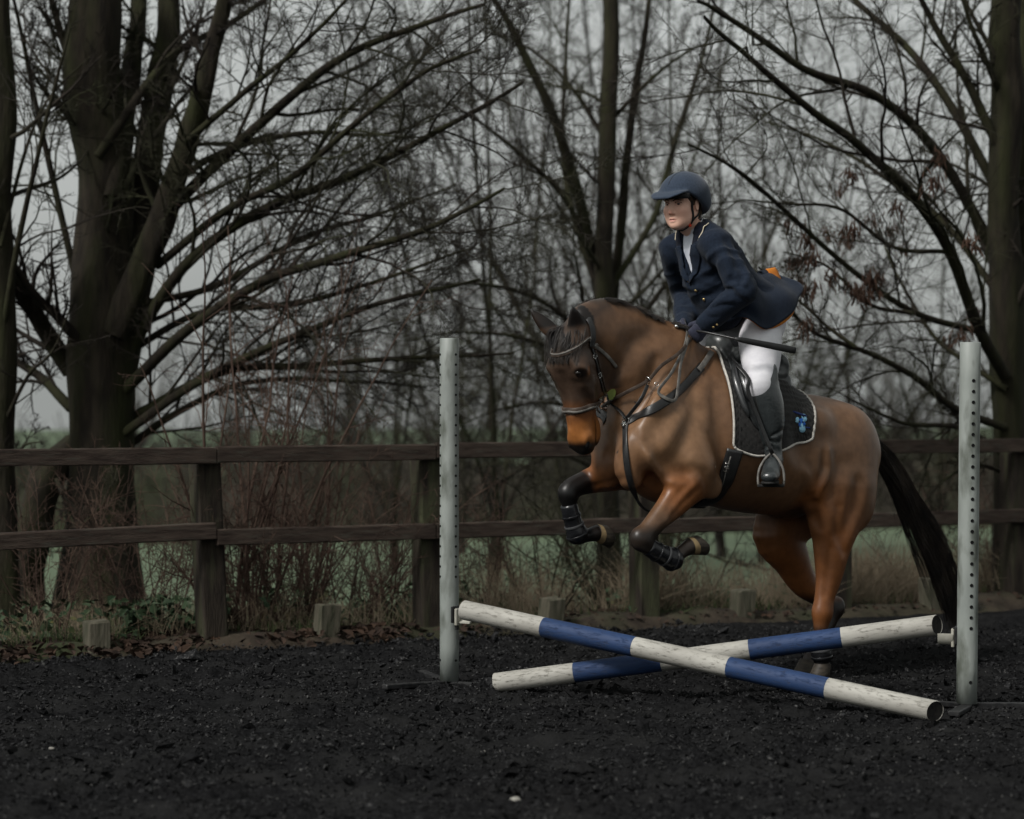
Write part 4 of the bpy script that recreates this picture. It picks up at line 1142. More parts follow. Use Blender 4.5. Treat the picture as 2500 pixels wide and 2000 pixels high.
# ------------------------------------------------------------------ saddle pad, saddle, girth
def castdown(t):
    p, n, i, _ = horse_bvh.ray_cast(Vector(W([t, 0, 3.0])), Vector((0, 0, -1))); return np.array(p)
def drape(front, bottom, back, nq, ns, off, thick, mirror=True, zc=None):
    """cloth over the back: column ends on the spine and on the bottom edge, cast out from the trunk's axis"""
    # spine end points from the t of the front/back top
    tf, tb = front, back
    bt = catmull(bottom, nq); bot = np.array([Lc(surf(a, b, 0)[0]) for a, b in bt])
    V = []; Nn = []
    for q in range(nq):
        x = q/(nq-1); tt = tf[0]+(tb[0]-tf[0])*x
        top = Lc(castdown(tt)); b = bot[q]
        for s in range(ns):
            y = s/(ns-1); e = y*y*(3-2*y)*.5+y*.5
            bow = (4*y*(1-y))*(tf[1]*(1-x)**2+tb[1]*x**2)
            t = top[0]*(1-e)+b[0]*e+bow
            ax = np.array([t, 0, top[2]*(1-e)*.5+b[2]*.5+.5*b[2]*e-.12*(1-e)]); ax[2] = min(ax[2], top[2]-.2)
            ch = np.array([t, b[1]*math.sin(y*math.pi/2), top[2]+(b[2]-top[2])*(1-math.cos(y*math.pi/2))])
            d = Vector(W(ch)-W(ax)); d.normalize()
            p, n, i, _ = horse_bvh.ray_cast(Vector(W(ax)), d)
            if p is None: p = Vector(W(ch)); n = d
            if n.dot(d) < 0: n = -n
            V.append(np.array(p)); Nn.append(np.array(n))
    V = np.array(V).reshape(nq, ns, 3); Nn = np.array(Nn).reshape(nq, ns, 3)
    for _ in range(4):
        V[:, 1:-1] = .5*V[:, 1:-1]+.25*(V[:, :-2]+V[:, 2:]); V[1:-1] = .5*V[1:-1]+.25*(V[:-2]+V[2:])
        Nn[1:-1, 1:-1] = .5*Nn[1:-1, 1:-1]+.125*(Nn[:-2, 1:-1]+Nn[2:, 1:-1]+Nn[1:-1, :-2]+Nn[1:-1, 2:])
    Nn /= np.linalg.norm(Nn, axis=2, keepdims=True)
    if mirror:
        Vm = flip(V[:, :0:-1].reshape(-1, 3)).reshape(nq, ns-1, 3); Ln = Nn[:, :0:-1]@HB; Ln[..., 1] *= -1; Nm = Ln@HB.T
        V = np.concatenate([Vm, V], 1); Nn = np.concatenate([Nm, Nn], 1)
    return V, Nn
def sheet(V, Nn, o0, o1, name, mat_, parent, disp=None, rim=True):
    nq, ns, _ = V.shape
    d = 0 if disp is None else disp
    top = V+Nn*(o1+d)[..., None] if disp is not None else V+Nn*o1
    bot = V+Nn*o0
    A = np.concatenate([top.reshape(-1, 3), bot.reshape(-1, 3)])
    idx = np.arange(nq*ns).reshape(nq, ns); m = nq*ns
    q = np.stack([idx[:-1, :-1], idx[1:, :-1], idx[1:, 1:], idx[:-1, 1:]], -1).reshape(-1, 4)
    f = [q, q[:, ::-1]+m]
    b = np.concatenate([idx[0, :], idx[1:, -1], idx[-1, -2::-1], idx[-2:0:-1, 0]]); b2 = np.roll(b, -1)
    f.append(np.stack([b, b2, b2+m, b+m], -1))
    return link(name, mk_mesh(name, A, np.concatenate(f)), mat_, parent), top, b
M_pad = mat("quilted_charcoal_cloth", (.013, .0125, .012), (.021, .020, .019), scale=60, rough=.9, bump=.2, bscale=300, sheen=.15)
M_pipe = mat("white_piping", (.48, .46, .42), (.36, .34, .31), scale=60, rough=.8)
saddle_pad = thing("saddle_pad", HW(1860, 960, 0), "charcoal quilted saddle pad edged with white piping under the saddle", "saddle pad")
tF = H(1752, 880, .05)[0]; tB = H(1936, 955, .0)[0]
padbot = [(1789, 1084), (1800, 1098), (1850, 1113), (1905, 1100), (1940, 1083), (1962, 1080), (1980, 1072)]
PV, PN = drape((tF, .015), padbot, (tB, .0), 80, 60, .0, .01)
nq, ns, _ = PV.shape
arc = np.concatenate([np.zeros((nq, 1)), np.cumsum(np.linalg.norm(np.diff(PV, axis=1), axis=2), 1)], 1)
acr = np.concatenate([np.zeros((1, ns)), np.cumsum(np.linalg.norm(np.diff(PV, axis=0), axis=2), 0)], 0)
w1 = np.abs(((arc+acr*.8)/.034) % 1-.5); w2 = np.abs(((arc-acr*.8)/.034) % 1-.5)
q_ = np.minimum(.5-w1, .5-w2)
disp = .008*np.clip(q_/.30, 0, 1)**.6
padobj, ptop, bidx = sheet(PV, PN, .002, .008, "quilted_cloth", M_pad, saddle_pad, disp)
# piping on the front, bottom and back edges
edge = ptop.reshape(-1, 3)[bidx]
mb = MB(); ed = np.vstack([edge, edge[:1]])
ids = np.arange(ns)
fr_, bk_ = ptop[0, :], ptop[-1, :]
bot_n, bot_f = ptop[:, -1], ptop[:, 0]
outline = np.vstack([fr_[::1], bot_n[1:], bk_[::-1][1:], bot_f[::-1][1:]])
for _ in range(2): outline = .5*outline+.25*(np.roll(outline, 1, 0)+np.roll(outline, -1, 0))
mb.tube(outline, .0062, 7, cap=False).build("piping", M_pipe, saddle_pad)
pad_bvh = bvh_of(ptop.reshape(-1, 3), [tuple(int(v) for v in f.vertices) for f in padobj.data.polygons][:(nq-1)*(ns-1)])
# embroidered badge: blue strokes and pale drops on the rear corner of the pad
M_blue = mat("badge_blue", (.030, .135, .50), rough=.7); M_pale = mat("badge_pale_blue", (.26, .50, .66), rough=.7); M_navyb = mat("badge_navy", (.020, .035, .13), rough=.7)
def badge(poly, name, mat_, off):
    c = np.mean(poly, 0); pts = [surf(a, b, off, pad_bvh)[0] for a, b in poly]+[surf(c[0], c[1], off, pad_bvh)[0]]
    n = len(poly); low = [surf(a, b, off-.004, pad_bvh)[0] for a, b in poly]
    MB().add(pts+low, [(j, n+1+j, n+1+(j+1) % n, (j+1) % n) for j in range(n)], [(j, (j+1) % n, n) for j in range(n)]).build(name, mat_, saddle_pad)
def drop(cx, cy, r, tip):
    t = np.linspace(0, 2*math.pi, 17)[:-1]; a = math.atan2(tip[1], tip[0]); L = math.hypot(*tip)
    out = []
    for q in t:
        rr = r*(1+(L/r-1)*max(0, math.cos(q))**4); out.append((cx+rr*math.cos(q+a), cy+rr*math.sin(q+a)))
    return out
badge(drop(1958.5, 1049, 7.5, (0, -16)), "badge_drop", M_pale, .0025)
badge(drop(1946, 1029, 4, (1, -11)), "badge_drop", M_pale, .0025)
badge(drop(1964, 1024, 6, (-4, -14)), "badge_drop", M_pale, .0025)
badge([(1950, 1024), (1957, 1021), (1962, 1026), (1967, 1036), (1962, 1041), (1957, 1040), (1953, 1046), (1950, 1038)], "badge_figure", M_blue, .0035)
badge([(1936, 1003), (1948, 1007), (1960, 1012), (1970, 1015), (1969, 1018), (1958, 1015), (1944, 1010), (1936, 1006)], "badge_stroke", M_navyb, .003)
badge([(1966, 1042), (1978, 1043), (1978, 1046), (1965, 1045)], "badge_stroke", M_navyb, .003)
# saddle ------------------------------------------------------------
saddle = thing("saddle", HW(1840, 900, 0), "black leather jumping saddle with padded knee rolls and high cantle", "saddle")
SF = Field((.10, -.34, 1.15), (1.0, .34, 1.85), .006)
cant = H(1874, 912, 0); pom = H(1766, 838, 0); mid_ = H(1828, 905, 0)
SF.tube([[*(pom+[.02, 0, -.045]), .05, .06], [*(pom+[-.06, 0, -.035]), .04, .10], [*(mid_+[0, 0, .0]), .04, .15], [*(cant+[.05, 0, -.005]), .055, .15], [*(cant+[-.0, 0, .0]), .055, .14]], k=.03, n=24)
SF.ell(cant+[-.005, 0, .05], (.048, .145, .075), rotB(R(-22)), k=.03)
SF.ell(mid_+[.02, 0, .13], (.20, .10, .10), k=.05, op='sub')
for s in (1, -1):
    SF.tube([[*(cant+[.02, .10*s, -.07]), .045, .05], [*(mid_+[.0, .115*s, -.06]), .05, .045], [*(pom+[-.03, .09*s, -.06]), .05, .04]], k=.02)
    SF.tube([[*(cant+[-.02, .10*s, -.045]), .030, .045], [*(cant+[-.01, .13*s, -.07]), .026, .03]], k=.01)
    SF.tube([[*(pom+[.05, .035*s, -.03]), .026, .024], [*(pom+[.045, .09*s, -.075]), .026, .022], [*(pom+[.03, .13*s, -.14]), .022, .02]], k=.02)
SF.ell(H(1756, 838, 0), (.06, .075, .05), rotB(R(20)), k=.03)
sV, sF_ = SF.mesh(smooth=2, blur=2)
M_sad = mat("saddle_leather", (.016, .0175, .0185), (.026, .028, .029), scale=30, rough=.36, bump=.06, bscale=260, spec=.6, coat=.25)
M_seat = mat("wet_seat_sky_sheen", (.028, .031, .031), (.040, .043, .043), scale=20, rough=.34, spec=.5, bump=.05, bscale=200)  # greyer than the saddle leather: sky reflection put into the colour
link("seat", mk_mesh("seat", W(sV), sF_), M_seat, saddle)
# flaps
flapbot = [(1822, 1010), (1836, 1042), (1860, 1052), (1885, 1040), (1900, 1010)]
FV, FN = drape((H(1790, 895, .1)[0], .045), flapbot, (H(1890, 950, .1)[0], -.01), 26, 22, 0, .01)
sheet(FV[:, :22-3], FN[:, :22-3], .016, .024, "flap", M_sad, saddle)
sheet(FV[:, 22+2:], FN[:, 22+2:], .016, .024, "flap", M_sad, saddle)
# knee roll on the near flap and its twin
for s in (1, -1):
    mb = MB()
    kr = [surf(a, b, .030, horse_bvh)[0] for a, b in catmull([(1800, 900), (1806, 930), (1815, 960), (1824, 984)], 12)]
    kn2 = [surf(a, b, .026, horse_bvh)[0] for a, b in catmull([(1783, 893), (1788, 930), (1797, 962), (1812, 1000), (1822, 1020)], 14)]
    if s < 0: kr = flip(np.array(kr)); kn2 = flip(np.array(kn2))
    mb.tube(kr, [.012, .020, .025, .027, .028, .028, .027, .026, .025, .022, .017, .010], 10)
    mb.tube(kn2, [.008, .012, .016, .018, .019, .019, .019, .018, .017, .016, .014, .012, .009, .006], 10)
    mb.build("knee_roll", M_sad, saddle)
# stirrup leather, girth
gir = thing("girth", HW(1780, 1150, .2), "black girth with elastic straps buckled behind the near elbow", "girth")
gc = W(H(1716, 1060, 0))
p, n = ringcast(gc, unit(HZ*-1+HU*.10), HV, R(74), R(-74), 44, .006)
MB().ribbon(p, n, .080, .012).build("girth_strap", M_lea, gir)
bk = MB()
for k in (5, 6):
    for o in (-.02, .02): buckle(bk, p[k]+n[k]*.014+HU*o, p[k+1]-p[k], n[k], .012, .012)
bk.build("buckle", M_chrome, gir)
mb = MB()
for o in (-.018, .018): mb.ribbon(p[2:13]+HU*o+n[2:13]*.012, n[2:13], .006, .002)
mb.build("stitching", M_leag, gir)
# protective boots on the cannons
M_tb = mat("glossy_boot_shell", (.005, .0053, .0062), (.010, .0105, .012), scale=20, rough=.24, spec=.35, bump=.12, bscale=45)
M_tbs = mat("boot_strap", (.045, .046, .048), rough=.5)
def tendon_boot(pts, rad, label, latw):
    P = np.array([W(H(a, b, latw)) for a, b in pts]); Pc = catmull(np.hstack([P, ln(rad)[:, None]]), 18)
    root = thing("tendon_boot", P[0], label, "horse boot", "boots on the horse's legs")
    MB().tube(Pc[:, :3], Pc[:, 3], 18).build("shell", M_tb, root)
    for k in (5, 9, 13):
        c = Pc[k, :3]; d = unit(Pc[k+1, :3]-Pc[k-1, :3]); a = unit(np.cross(d, HV)); b_ = np.cross(d, a)
        th = np.linspace(0, 2*math.pi, 25)[:-1]; r = Pc[k, 3]+.0005
        pts_ = [c+(a*math.cos(q)+b_*math.sin(q))*r for q in th]; nn = [a*math.cos(q)+b_*math.sin(q) for q in th]
        MB().ribbon(pts_, nn, .012, .003, closed=True).build("strap", M_tbs if k == 9 else M_tb, root)
    return root
tendon_boot([(1582, 1334), (1600, 1346), (1620, 1356), (1640, 1365), (1655, 1367)], [.043, .045, .046, .055, .044], "glossy black boot on the tucked near foreleg, below the knee", .19)
tendon_boot([(1388, 1232), (1394, 1256), (1401, 1280), (1409, 1304), (1416, 1318)], [.040, .043, .044, .053, .042], "glossy black boot on the far foreleg, farther left and higher", -.17)
tendon_boot([(2004, 1540), (2003, 1568), (2006, 1598), (2008, 1616)], [.041, .046, .052, .042], "dark boot on the near hind leg, seen between the crossed poles", .19)
tendon_boot([(1999, 1538), (1990, 1567), (1982, 1596), (1975, 1612)], [.041, .046, .052, .042], "dark boot on the far hind leg, half hidden behind the near hind", -.14)
# ------------------------------------------------------------------ rider
rider = thing("person", HW(1850, 900, 0), "person riding in a navy show jacket, white breeches, black boots and riding hat, leaning forward", "person")
Mir = np.array([1, -1, 1.])
pel, waist, rib, chest, nb = H(1836, 757, 0), H(1792, 706, 0), H(1759, 662, 0), H(1727, 616, 0), H(1702, 566, 0)
hipL = H(1855, 790, .10); kneeL = H(1858, 942, .285); ankL = H(1889, 1105, .30)
shL = H(1753, 600, .175); elL = H(1815, 708, .30); wrL = H(1726, 788, .13)
shR = shL*Mir; elR = H(1672, 715, -.27); wrR = H(1672, 793, -.055)
hipR, kneeR, ankR = hipL*Mir, kneeL*Mir, ankL*Mir
def rw(p, ra, rb): return [*p, ra, rb]
# head frame
RY = R(14); RP = R(-6)
RB = rotB(RP, RY); rf, rl, ru = RB[:, 0], RB[:, 1], RB[:, 2]
RO = H(1667, 497, 0)
def RH(f, l, z): return RO+rf*f+rl*l+ru*z
FH = Field(RO-[.17, .17, .26], RO+[.17, .17, .2], .0024)
FH.ell(RH(-.012, 0, .035), (.098, .076, .098), RB, k=.02)
FH.ell(RH(.022, 0, -.035), (.070, .064, .088), RB, k=.03)
FH.tube([rw(RH(-.005, .052, -.055), .014, .014), rw(RH(.035, .038, -.085), .018, .018), rw(RH(.066, .012, -.102), .015, .015), rw(RH(.066, -.012, -.102), .015, .015), rw(RH(.035, -.038, -.085), .018, .018), rw(RH(-.005, -.052, -.055), .014, .014)], k=.03, lat=ru)
FH.ell(RH(.072, 0, -.100), (.014, .019, .013), RB, k=.015)
FH.ell(RH(.045, 0, -.085), (.042, .036, .03), RB, k=.02)
for s in (1, -1):
    FH.ell(RH(.058, .043*s, -.030), (.028, .021, .022), RB, k=.02)
    FH.ell(RH(.046, .040*s, -.060), (.032, .020, .036), RB, k=.025)
    FH.tube([rw(RH(.085, .012*s, .022), .005, .005), rw(RH(.081, .032*s, .027), .005, .005), rw(RH(.066, .052*s, .021), .006, .006)], k=.016, lat=ru)
    FH.ell(RH(.094, .033*s, .001), (.013, .017, .012), RB, k=.014, op='sub')
    FH.tube([rw(RH(.076, .017*s, .003), .0035, .0035), rw(RH(.083, .031*s, .0098), .0042, .0042), rw(RH(.068, .048*s, .002), .004, .004)], k=.006, lat=ru)
    FH.tube([rw(RH(.078, .018*s, -.006), .003, .003), rw(RH(.080, .031*s, -.0095), .0035, .0035), rw(RH(.068, .046*s, -.004), .003, .003)], k=.006, lat=ru)
    FH.ell(RH(.091, .0115*s, -.043), (.010, .0075, .0075), RB, k=.006)
    FH.ell(RH(.096, .0075*s, -.051), (.005, .003, .0022), RB, k=.003, op='sub')
    eb = RB@rotB(R(12), R(22)*s)
    FH.ell(RH(-.012, .076*s, -.012), (.019, .007, .030), eb, k=.006)
    FH.ell(RH(-.006, .083*s, -.010), (.010, .005, .018), eb, k=.005, op='sub')
FH.tube([rw(RH(.083, 0, .012), .008, .008), rw(RH(.093, 0, -.014), .0085, .0085), rw(RH(.100, 0, -.034), .0088, .0088)], k=.014, lat=rl)
FH.ell(RH(.101, 0, -.038), (.0105, .0105, .0095), RB, k=.008)
FH.tube([rw(RH(.078, .021, -.0710), .004, .004), rw(RH(.091, .008, -.0685), .006, .006), rw(RH(.092, 0, -.070), .006, .006), rw(RH(.091, -.008, -.0685), .006, .006), rw(RH(.078, -.021, -.0710), .004, .004)], k=.006, lat=ru)
FH.tube([rw(RH(.078, .018, -.0765), .0035, .0035), rw(RH(.089, .008, -.081), .0065, .0065), rw(RH(.089, -.008, -.081), .0065, .0065), rw(RH(.078, -.018, -.0765), .0035, .0035)], k=.006, lat=ru)
FH.tube([rw(RH(.078, .022, -.0742), .002, .0013), rw(RH(.098, 0, -.0752), .003, .0014), rw(RH(.078, -.022, -.0742), .002, .0013)], k=.003, lat=rl, op='sub')
FH.tube([rw(RH(-.025, 0, -.05), .058, .052), rw(RH(-.03, 0, -.10), .052, .050), rw(nb*.6+RH(-.03, 0, -.10)*.4, .052, .050), rw(nb, .056, .058)], k=.03)
vH, fH = FH.mesh(smooth=1)
# keep only below the cap of the field; trunk and limbs at a coarser pitch, joined at the collar
FB = Field((.0, -.46, .90), (1.30, .46, 2.32), .0075)
FB.tube([rw(pel, .115, .15), rw(waist, .095, .125), rw(rib, .11, .14), rw(chest, .10, .15), rw(nb, .055, .07)], k=.04, n=24)
for s in (1, -1):
    q = lambda a: a if s > 0 else a*Mir
    FB.tube([rw(q(hipL), .088, .085), rw((q(hipL)+q(kneeL))/2, .070, .066), rw(q(kneeL), .050, .048)], k=.04)
    FB.tube([rw(q(kneeL), .050, .048), rw(q(kneeL)*.65+q(ankL)*.35, .044, .042), rw(q(ankL)*.9+q(kneeL)*.1, .024, .022)], k=.02)
    el, wr = (elL, wrL) if s > 0 else (elR, wrR)
    FB.tube([rw(q(shL)-[0, .03*s, .015], .040, .040), rw((q(shL)+el)/2, .040, .040), rw(el, .036, .036), rw((el+wr)/2, .035, .035), rw(wr, .026, .022)], k=.02)
vB, fB = FB.mesh(smooth=1)
M_skin = mat("skin", (.95, .90, .88), scale=40, rough=.5, attr="skin", spec=.35)
def skin_col(V):
    h = (V-RO)@RB
    C = np.tile(np.array([.66, .41, .315]), (len(V), 1))
    def lay(c, r, colr, a):
        nonlocal C; m = (blob(h, c, r, 1.6)*a)[:, None]; C = C*(1-m)+np.array(colr)*m
    for s in (1, -1): lay((.065, .045*s, -.04), (.04, .03, .03), (.62, .33, .25), .6); lay((.07, .033*s, 0), (.03, .022, .014), (.46, .25, .19), .5)
    lay((.11, 0, -.04), (.018, .018, .016), (.60, .28, .21), .7)
    m = ((np.abs(h[:, 2]+.0755) < .0095*(1-.6*np.clip(np.abs(h[:, 1])/.021, 0, 1)))*(np.abs(h[:, 1]) < .021)*(h[:, 0] > .07))[:, None]*.6
    C = C*(1-m)+np.array([.52, .21, .18])*m
    lay((.085, 0, -.0752), (.03, .023, .0022), (.20, .07, .06), .7)
    return C
Vb = np.vstack([vH, vB]); Fb = np.vstack([fH, fB+len(vH)])
me = mk_mesh("rider_body", W(Vb), Fb); set_color(me, skin_col(Vb), "skin")
link("body", me, M_skin, rider)
M_white = mat("eye_white", (.62, .58, .55), rough=.25)
M_iris = mat("iris_brown", (.022, .012, .008), rough=.12, spec=.6)
M_brow = mat("brown_hair", (.030, .018, .011), (.055, .033, .020), scale=90, rough=.6, stretch=(1, 1, .3))
rfw, rlw, ruw = HB@rf, HB@rl, HB@ru
for s in (1, -1):
    e = MB().ell(W(RH(.0675, .0325*s, .000)), .0138, rfw, rlw, ruw, 14, 10).build("eyeball", M_white, rider)
    c = RH(.0675, .0325*s, .000); d = unit(rf+rl*(.05)); 
    MB().ell(W(c+d*.0108), (.0042, .0086, .0088), HB@d, HB@unit(np.cross(ru, d)), ruw, 12, 8).build("iris", M_iris, e)
    p, n = near([W(RH(*q)) for q in catmull([(.098, .013*s, .0155), (.094, .031*s, .0205), (.076, .052*s, .0150)], 9)], .0, bvh_of(W(vH), fH))
    MB().ribbon(p, n, [.003, .005, .0055, .0055, .005, .0045, .004, .003, .002], .0012).build("eyebrow", M_brow, rider)
    p, n = near([W(RH(*q)) for q in catmull([(.084, .018*s, .0055), (.088, .031*s, .0105), (.072, .047*s, .0045)], 9)], .0, bvh_of(W(vH), fH))
    MB().ribbon(p, n, .0030, .0015).build("eyelashes", M_brow, rider)
# hair: close under the hat, down to the nape
FG = Field(RO-[.17, .17, .20], RO+[.17, .17, .2], .004)
FG.ell(RH(-.020, 0, .035), (.104, .081, .103), RB, k=.02)
FG.ell(RH(-.07, 0, -.035), (.045, .055, .055), RB, k=.03)
for s in (1, -1): FG.tube([rw(RH(.030, .067*s, .03), .010, .010), rw(RH(.016, .070*s, -.005), .007, .007)], k=.012)
FG.ell(RH(.090, 0, -.05), (.085, .12, .095), RB, k=.01, op='sub')
v, f = FG.mesh(1); link("hair", mk_mesh("hair", W(v), f), M_brow, rider)
# riding hat ---------------------------------------------------------
M_hat = mat("navy_flocked_hat", (.016, .025, .042), (.024, .036, .058), scale=120, rough=.85, sheen=.15, bump=.1, bscale=500)
M_black = mat("black_webbing", (.006, .006, .007), (.012, .012, .012), scale=200, rough=.6)
hat = bpy.data.objects.new("riding_hat", None)
FT = Field(RO-[.27, .2, .12], RO+[.30, .2, .24], .004)
FT.ell(RH(-.018, 0, .044), (.137, .114, .110), RB, k=.01)
FT.ell(RH(-.075, 0, -.008), (.075, .095, .065), RB, k=.04)
cut = RB@rotB(R(-14))
def hat_cut():
    """open below a plane that falls to the back, hollow inside"""
    X, Y, Z = np.meshgrid(FT.ax[0], FT.ax[1], FT.ax[2], indexing='ij')
    P = np.stack([X, Y, Z], -1)-RO
    f = P@rf; l = P@rl; z = P@ru
    pl = (.045 + .010*np.clip((f-.05)/.1, 0, 1)) - .0 - np.clip(.055-f, 0, .3)*.66
    d = (pl-z)*.85
    k = .006; h = np.maximum(k-np.abs(FT.D-d), 0)/k
    FT.D = (np.maximum(FT.D, d)+h*h*k*.25).astype(np.float32)
hat_cut()
FT.ell(RH(-.018, 0, .036), (.116, .092, .096), RB, k=.006, op='sub')
# peak
pk = RB@rotB(R(-9))
FT.tube([rw(RH(.075, 0, .058), .013, .094), rw(RH(.110, 0, .054), .011, .096), rw(RH(.142, 0, .044), .009, .084), rw(RH(.168, 0, .032), .007, .054)], k=.012, lat=rl, n=14)
v, f = FT.mesh(smooth=2, blur=1)
hatme = mk_mesh("riding_hat", W(v), f)
hat = link("riding_hat", hatme, M_hat, rider)
hat_bvh = bvh_of(W(v), f)
p = []; 
for a in np.linspace(R(20), R(172), 22):
    q, n, i, _ = hat_bvh.ray_cast(Vector(W(RH(-.018, 0, .05)+(rf*math.cos(a)+ru*math.sin(a))*.4)), Vector(HB@(-(rf*math.cos(a)+ru*math.sin(a)))))
    if q is not None: p.append(np.array(q))
MB().tube(np.array(p), .0016, 5).build("crown_seam", M_black, hat)
# band under the peak
bp_ = [RH(.056+.066*math.cos(a), .098*math.sin(a), .034+.004*math.cos(a)) for a in np.linspace(-1.35, 1.35, 19)]
bn_ = [rf*math.cos(a)+rl*math.sin(a) for a in np.linspace(-1.35, 1.35, 19)]
MB().ribbon(W(np.array(bp_)), np.array(bn_)@HB.T, .026, .007).build("brow_band", M_black, hat)
bp2 = np.array([q-ru*.003 for q in bp_])
MB().ribbon(W(bp2+np.array(bn_)*.005), np.array(bn_)@HB.T, .005, .002).build("band_trim", M_leag, hat)
# harness
st = MB()
head_bvh = bvh_of(W(vH), fH)
for s in (1, -1):
    p, n = near([W(RH(*q)) for q in catmull([(.020, .10*s, .045), (.026, .080*s, .0), (.020, .070*s, -.05), (.024, .062*s, -.085), (.034, .035*s, -.13), (.036, 0, -.138)], 22)], .003, head_bvh)
    st.ribbon(p, n, .013, .003)
    p, n = near([W(RH(*q)) for q in catmull([(-.085, .07*s, -.03), (-.04, .075*s, -.055), (.0, .072*s, -.070), (.022, .064*s, -.083)], 14)], .003, head_bvh)
    st.ribbon(p, n, .011, .003)
st.build("chin_harness", M_black, hat)
M_clip = mat("red_clip", (.55, .05, .02), rough=.4)
c = W(RH(.028, .056, -.105)); MB().box(c, ruw, rfw, rlw, .009, .007, .006, bev=.002).build("harness_clip", M_clip, hat)
# jacket -------------------------------------------------------------
M_jk = mat("navy_wool", (.0068, .0110, .0205), (.0105, .0165, .0290), scale=90, rough=.9, sheen=.04, bump=.4, bscale=420, detail=3, spec=.12)
M_vel = mat("navy_velvet", (.004, .005, .010), (.008, .010, .018), scale=60, rough=.95, sheen=.08, spec=.1)
M_cream = mat("cream_piping", (.62, .55, .42), rough=.7)
M_org = mat("orange_lining", (.50, .17, .015), (.40, .12, .012), scale=30, rough=.6)
M_shirt = mat("white_shirt", (.60, .62, .68), (.50, .53, .60), scale=25, rough=.8, bump=.2, bscale=60)
spd = unit(nb-waist); fro = unit(np.array([spd[2], 0, -spd[0]]))     # front of the body
FJ = Field((.0, -.50, 1.55), (1.30, .50, 2.36), .006)
FJ.tube([rw(H(1830, 745, 0), .145, .172), rw(H(1812, 728, 0), .138, .162), rw(waist, .128, .152), rw(rib, .130, .162), rw(chest, .122, .172), rw(H(1712, 588, 0), .095, .155), rw(H(1703, 566, 0), .070, .082)], k=.03, n=30)
FJ.ell(H(1742, 655, 0)+fro*.045, (.11, .135, .13), rotB(R(50)), k=.05)
FJ.ell(H(1748, 718, 0)+fro*.0, (.10, .13, .11), rotB(R(40)), k=.06)
FJ.ell(H(1760, 750, 0)+fro*.0, (.09, .14, .06), rotB(R(30)), k=.05)
FJ.ell(H(1748, 778, -.02), (.075, .14, .055), rotB(R(30)), k=.05)
for s in (1, -1):
    sh = shL if s > 0 else shR; el, wr = (elL, wrL) if s > 0 else (elR, wrR)
    FJ.ell(sh+[-.012, -.024*s, -.004], (.076, .062, .068), k=.06)
    up1 = sh*.6+el*.4; up2 = sh*.25+el*.75
    FJ.tube([rw(sh+[0, -.012*s, 0], .070, .066), rw(up1, .071, .066), rw(up2, .067, .063), rw(el, .061, .058), rw(el*.65+wr*.35, .062, .056), rw(el*.3+wr*.7, .055, .051), rw(wr*1.03-el*.03, .048, .045)], k=.035, n=30)
    FJ.ell(el+unit(el-sh)*.004, (.058, .055, .055), k=.03)
_j = field_bvh(FJ)
CJ = lambda px, r, k, dep=0., op='sub': crease(FJ, _j, px, r, k, dep, op, mirror=False)
CJ([(1772, 640), (1782, 672), (1800, 700)], .010, .035, .003)
CJ([(1742, 628), (1748, 662), (1768, 700)], .014, .03, .003)                 # sleeve against the body
CJ([(1768, 702), (1792, 697), (1815, 695)], .009, .022, -.002, 'add'); CJ([(1764, 710), (1790, 706), (1822, 704)], .009, .02, .003)
CJ([(1796, 702), (1812, 714), (1826, 728)], .009, .022, -.001, 'add'); CJ([(1788, 716), (1806, 728), (1820, 738)], .008, .022, .003)
CJ([(1822, 655), (1824, 675), (1818, 692)], .009, .025, -.001, 'add'); CJ([(1808, 655), (1812, 678), (1806, 694)], .009, .025, .003)
CJ([(1776, 590), (1793, 618), (1800, 648)], .008, .04, .003); CJ([(1762, 610), (1775, 640), (1780, 668)], .010, .04, -.002, 'add')
CJ([(1740, 752), (1765, 742), (1790, 742)], .008, .022, .003); CJ([(1738, 745), (1762, 734), (1786, 732)], .008, .022, -.001, 'add')
CJ([(1722, 770), (1740, 776), (1752, 772)], .006, .018, .003)
CJ([(1648, 640), (1655, 668), (1668, 690)], .008, .025, .003); CJ([(1655, 712), (1668, 708), (1684, 712)], .008, .022, .003); CJ([(1654, 735), (1668, 742), (1684, 738)], .007, .022, .003)
CJ([(1656, 762), (1668, 756), (1680, 762)], .006, .02, .003); CJ([(1630, 610), (1645, 625), (1660, 650)], .008, .03, .003)
CJ([(1700, 690), (1720, 700), (1750, 702)], .008, .035, .003); CJ([(1706, 715), (1728, 720), (1752, 716)], .007, .03, .003); CJ([(1690, 660), (1715, 676), (1748, 684)], .007, .04, .003)
